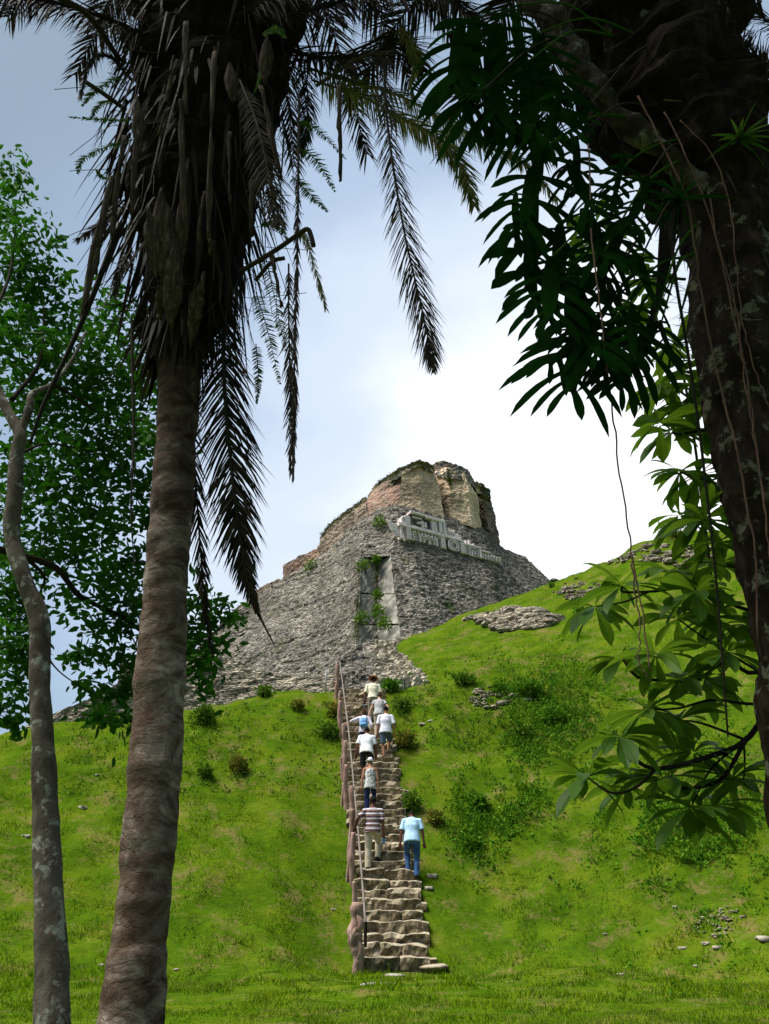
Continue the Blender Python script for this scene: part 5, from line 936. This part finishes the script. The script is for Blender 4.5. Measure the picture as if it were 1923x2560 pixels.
# palm fronds at the upper right edge
rp_ = empty('palm_frond_group', P(2100, 250, 6.0), 'far palm at the upper right corner showing only its blue-black fronds', 'palm tree'); rp_.name = 'background_palm'
for pts_ in ([(2120, 330, 6.2), (1960, 200, 6.2), (1860, 120, 6.2), (1830, 10, 6.2)], [(2140, 180, 6.4), (2000, 90, 6.3), (1900, 40, 6.2), (1840, -60, 6.2)], [(2140, 360, 6.4), (1990, 270, 6.3), (1900, 160, 6.2), (1850, 130, 6.1)]): frond('frond', rp_, PP(pts_), .42, .024, 70, 52, .35, 'frond_dark', .02, .014, .03, (.6, 1., 1., .5))
# --- crown of the right tree above the frame (throws the shade on it)
ct = np.array(P(1600, -150, 5.5))
for k in range(16):
    th = 2*math.pi*k/16+.1; el = rng.uniform(.2, 1.1); o = np.array([math.cos(th), math.sin(th), 0]); R_ = rng.uniform(3.4, 4.6)
    frond('frond', rt_, [ct, ct+o*R_*.35+UPZ*(1.1+el*.6), ct+o*R_*.72+UPZ*(1.3+el*.4), ct+o*R_+UPZ*(.7)], .7, .045, 60, 58, .5, 'frond_dark', .08, .025, .03, (.5, 1., 1., .5), view=(0, 0, 1))
# --- obovate-leaved tree reaching in from the right
ob = empty('large_leaf_tree', P(2150, 2500, 5.6), 'tree with rosettes of large oblong green leaves reaching in from the right edge', 'tree')
def bigleaf(mb, p, d, L, c):
    d = nrm(d); s = nrm(np.cross(d, UPZ+rng.normal(size=3)*.35)); V = []; f = []; n = 7; q = np.array(p, float); dd = d.copy(); prf = [.06, .16, .30, .44, .50, .38, .02]
    for i in range(n):
        w_ = L*.31*prf[i]; nn = np.cross(s, dd); V += [q-s*w_+nn*w_*.25, q, q+s*w_+nn*w_*.25]; dd = nrm(dd-UPZ*.13); q = q+dd*L/(n-1)
    for i in range(n-1):
        for j in range(2): f.append((i*3+j, i*3+j+1, i*3+4+j, i*3+3+j))
    mb.add(V, f, c)
def rosette(mb, c, n=13, L=.28):
    base = float(np.clip(.5+.2*rng.normal(), .1, .9))
    for k in range(n):
        th = 2.4*k+rng.normal()*.2; el = rng.uniform(-.55, .75); d = np.array([math.cos(th)*math.cos(el), math.sin(th)*math.cos(el)*.8, math.sin(el)]); bigleaf(mb, np.array(c)+d*.015, d, L*rng.uniform(.65, 1.1), float(np.clip(base+.2*rng.normal(), 0, 1)))
RO = [(1487, 1516), (1555, 1465), (1675, 1430), (1694, 1546), (1795, 1411), (1556, 1648), (1640, 1640), (1620, 1775), (1547, 1843), (1467, 1943), (1569, 1969), (1655, 1945), (1700, 1800), (1734, 1882), (1725, 2021), (1790, 2015), (1830, 1950), (1820, 1630), (1760, 1700), (1700, 1700), (1860, 1560), (1780, 1545), (1740, 1480),
      (1680, 1080), (1650, 1060), (1720, 1010), (1760, 1080), (1700, 1180), (1745, 1190), (1700, 1290), (1760, 1300), (1800, 1260), (1790, 1360), (1740, 960), (1780, 1010), (1700, 930), (1650, 960), (1490, 560), (1540, 590), (1470, 610), (1560, 640), (1620, 700), (1600, 770), (1880, 500), (1915, 560), (1900, 620), (1910, 460), (1990, 330), (2020, 500), (2060, 700), (2080, 900), (1690, 860), (1730, 900)]
lf = MB(); lp = {}
for i, (u, v) in enumerate(RO):
    Y = 5.2+.5*rng.random() if v > 850 else 6.2; c = P(u, v, Y); lp[i] = np.array(c); rosette(lf, c, int(rng.integers(14, 20)), .32 if v > 850 else .27)
lf.build('foliage', M['leaf_big'], ob)
BR = [([(2150, 1650, 5.8), (1960, 1735, 5.6), (1865, 1850, 5.5), (1760, 1895, 5.4), (1640, 1922, 5.35), (1580, 1890, 5.3), (1547, 1843, 5.3)], .022), ([(1865, 1850, 5.5), (1800, 1950, 5.45), (1700, 1970, 5.4), (1655, 1945, 5.4)], .014), ([(1640, 1922, 5.35), (1590, 1968, 5.3), (1530, 1982, 5.3), (1467, 1943, 5.3)], .011), ([(1865, 1850, 5.5), (1780, 1920, 5.5), (1725, 2021, 5.5)], .010),
      ([(2100, 1560, 5.8), (1900, 1680, 5.6), (1820, 1650, 5.5), (1740, 1700, 5.45), (1640, 1700, 5.4), (1590, 1690, 5.4), (1556, 1648, 5.4)], .016), ([(2050, 1560, 5.7), (1890, 1530, 5.5), (1800, 1500, 5.45), (1720, 1470, 5.4), (1640, 1478, 5.4), (1560, 1480, 5.4), (1555, 1465, 5.4)], .015), ([(1620, 1480, 5.4), (1560, 1505, 5.35), (1487, 1516, 5.3)], .009), ([(1720, 1470, 5.4), (1690, 1440, 5.4), (1675, 1430, 5.4)], .009),
      ([(1900, 1680, 5.6), (1800, 1620, 5.5), (1740, 1580, 5.4), (1694, 1546, 5.4)], .010), ([(1980, 1750, 5.6), (1880, 1760, 5.5), (1780, 1750, 5.4), (1700, 1770, 5.4), (1620, 1775, 5.4)], .012), ([(1865, 1850, 5.5), (1760, 1810, 5.4), (1700, 1800, 5.4)], .010), ([(1960, 1400, 5.6), (1860, 1420, 5.5), (1795, 1411, 5.45)], .010), ([(1990, 1300, 5.8), (1870, 1150, 5.6), (1790, 1080, 5.5), (1700, 1085, 5.4), (1680, 1080, 5.4)], .014), ([(1870, 1150, 5.6), (1780, 1200, 5.5), (1700, 1180, 5.4)], .010), ([(1870, 1150, 5.6), (1800, 1000, 5.5), (1740, 960, 5.5)], .010), ([(1980, 1320, 5.8), (1850, 1330, 5.6), (1760, 1300, 5.5)], .010), ([(1810, 1700, 6.5), (1700, 900, 6.3), (1560, 640, 6.2), (1490, 560, 6.2)], .014), ([(2100, 700, 6.3), (1960, 560, 6.2), (1900, 480, 6.2)], .014), ([(1860, 1850, 5.5), (1860, 1940, 5.5), (1830, 1950, 5.5)], .007)]
for pts_, r in BR:
    mb = MB(); tube(mb, cat(PP(pts_), 30), np.linspace(r, r*.45, 30), 7, .2, 9); mb.build('branch', M['twig'], ob, smooth=True)
tm = MB(); tube(tm, cat([np.array(P(2140, 3100, 5.7)), np.array(P(2150, 2560, 5.7)), np.array(P(2180, 2000, 5.8)), np.array(P(2140, 1600, 5.85)), np.array(P(2060, 1200, 5.9)), np.array(P(2040, 700, 6.2)), np.array(P(1990, 300, 6.4))], 60), np.linspace(.12, .012, 60), 14, .25, 4); tm.build('trunk', M['grey_bark'], ob, smooth=True)
# --- slender lichened tree on the left
lt = empty('slender_tree', P(128, 2800, 7.3), 'slender grey lichen-spotted tree at the left edge with a dense dark green leafy crown', 'tree')
T1 = PP([(138, 2900, 7.3), (133, 2720, 7.35), (130, 2560, 7.4), (124, 2296, 7.5), (114, 2052, 7.6), (108, 1860, 7.65), (100, 1700, 7.7), (97, 1546, 7.75), (62, 1454, 7.75), (30, 1340, 7.8), (37, 1240, 7.8), (43, 1134, 7.85), (50, 1085, 7.85), (20, 1030, 7.9), (-15, 960, 7.95), (-60, 860, 8.0)])
tm = MB(); trunk_tube(tm, T1, [125, 106, 92, 74, 66, 54, 50, 50, 42, 40, 38, 34, 30, 24, 24, 22], 220, .02, 24, .14, 4); tm.build('trunk', M['grey_bark'], lt, smooth=True)
LB = [([(50, 1088, 7.85), (74, 1020, 7.9), (80, 985, 8.0), (130, 960, 8.2), (180, 900, 8.5), (215, 830, 8.8)], .05), ([(-60, 1360, 7.8), (40, 1385, 8.2), (140, 1420, 8.6), (200, 1490, 9), (300, 1540, 9.4), (400, 1600, 9.8), (520, 1590, 10.2), (580, 1540, 10.4)], .045), ([(60, 1390, 8.3), (110, 1440, 8.6), (100, 1480, 8.8)], .025), ([(130, 960, 8.2), (200, 1000, 8.6), (280, 1060, 9)], .02), ([(30, 1000, 8.2), (100, 900, 8.6), (110, 760, 9)], .03), ([(-60, 860, 8), (20, 700, 8.6), (40, 560, 9)], .03), ([(40, 1140, 8.0), (120, 1110, 8.3), (240, 1130, 8.8)], .018), ([(90, 1600, 7.9), (150, 1680, 8.6), (240, 1740, 9.0)], .012)]
for pts_, r in LB:
    mb = MB(); tube(mb, cat(PP(pts_), 40), np.linspace(r, r*.3, 40), 8, .2, 6); mb.build('branch', M['twig'] if r < .05 else M['grey_bark'], lt, smooth=True)
CL = [(15, 440, 55), (0, 540, 90), (60, 620, 75), (20, 700, 90), (100, 690, 50), (90, 790, 95), (20, 830, 90), (170, 830, 90), (250, 770, 62), (300, 760, 45), (120, 920, 100), (230, 910, 100), (310, 860, 60), (20, 960, 80), (190, 1010, 100), (290, 990, 90), (340, 950, 50), (110, 1060, 90), (250, 1100, 100), (335, 1090, 60), (60, 1160, 80), (160, 1170, 100), (270, 1190, 90), (350, 1210, 45), (20, 1240, 60), (110, 1280, 85), (210, 1290, 90), (300, 1290, 60), (40, 1370, 60), (140, 1390, 75), (250, 1380, 70), (340, 1400, 45), (325, 1460, 60), (260, 1470, 50), (15, 1470, 60), (60, 1530, 55), (20, 1600, 60), (45, 1680, 55), (10, 1760, 50), (30, 1810, 22), (75, 1620, 40), (180, 1500, 45), (240, 1560, 40), (310, 1550, 55), (350, 1520, 40), (180, 1640, 25), (250, 1630, 28), (320, 1640, 48), (220, 1720, 30), (290, 1730, 48), (345, 1700, 40), (250, 1790, 34), (310, 1800, 26),
      (500, 1500, 42), (545, 1530, 45), (490, 1570, 50), (575, 1545, 26), (520, 1620, 42), (480, 1650, 42), (500, 1700, 26), (450, 1600, 50), (430, 1520, 45), (150, 600, 20), (160, 700, 25), (400, 1100, 60), (400, 950, 60), (390, 1300, 50), (400, 1450, 60), (390, 1700, 45), (380, 820, 50)]
lv = MB()
for (u, v, r) in CL:
    Y = 8.8+1.6*rng.random(); c = np.array(P(u, v, Y)); dpt = c[1]*CP+(c[2]-EYE)*SP; R_ = r*dpt/F; n = int(r*r*.036)+8
    for k in range(n):
        d = nrm(rng.standard_normal(3)); p = c+d*R_*np.array([1, 1.3, 1])*rng.random()**.42; ax = nrm(np.array([rng.normal(), rng.normal(), rng.normal()*.5-.35])); leaf(lv, p, ax, .135*rng.uniform(.6, 1.25), .44)
for k in range(160):   # sprays poking out of the edge
    u, v, r = CL[int(rng.integers(len(CL)))]; a_ = rng.uniform(0, 6.28); rr_ = r*rng.uniform(1., 1.25); c = np.array(P(u+math.cos(a_)*rr_, v+math.sin(a_)*rr_, 9.4))
    for q in range(9): leaf(lv, c+rng.normal(size=3)*.1, nrm(rng.normal(size=3)+np.array([0, 0, -.3])), .14*rng.uniform(.6, 1.2), .42)
lv.build('crown', M['leaf_tree'], lt)

for o in bpy.data.objects:
    if 'label' in o and not 4 <= len(o['label'].split()) <= 16: print('LABEL', len(o['label'].split()), o.name, o['label'])
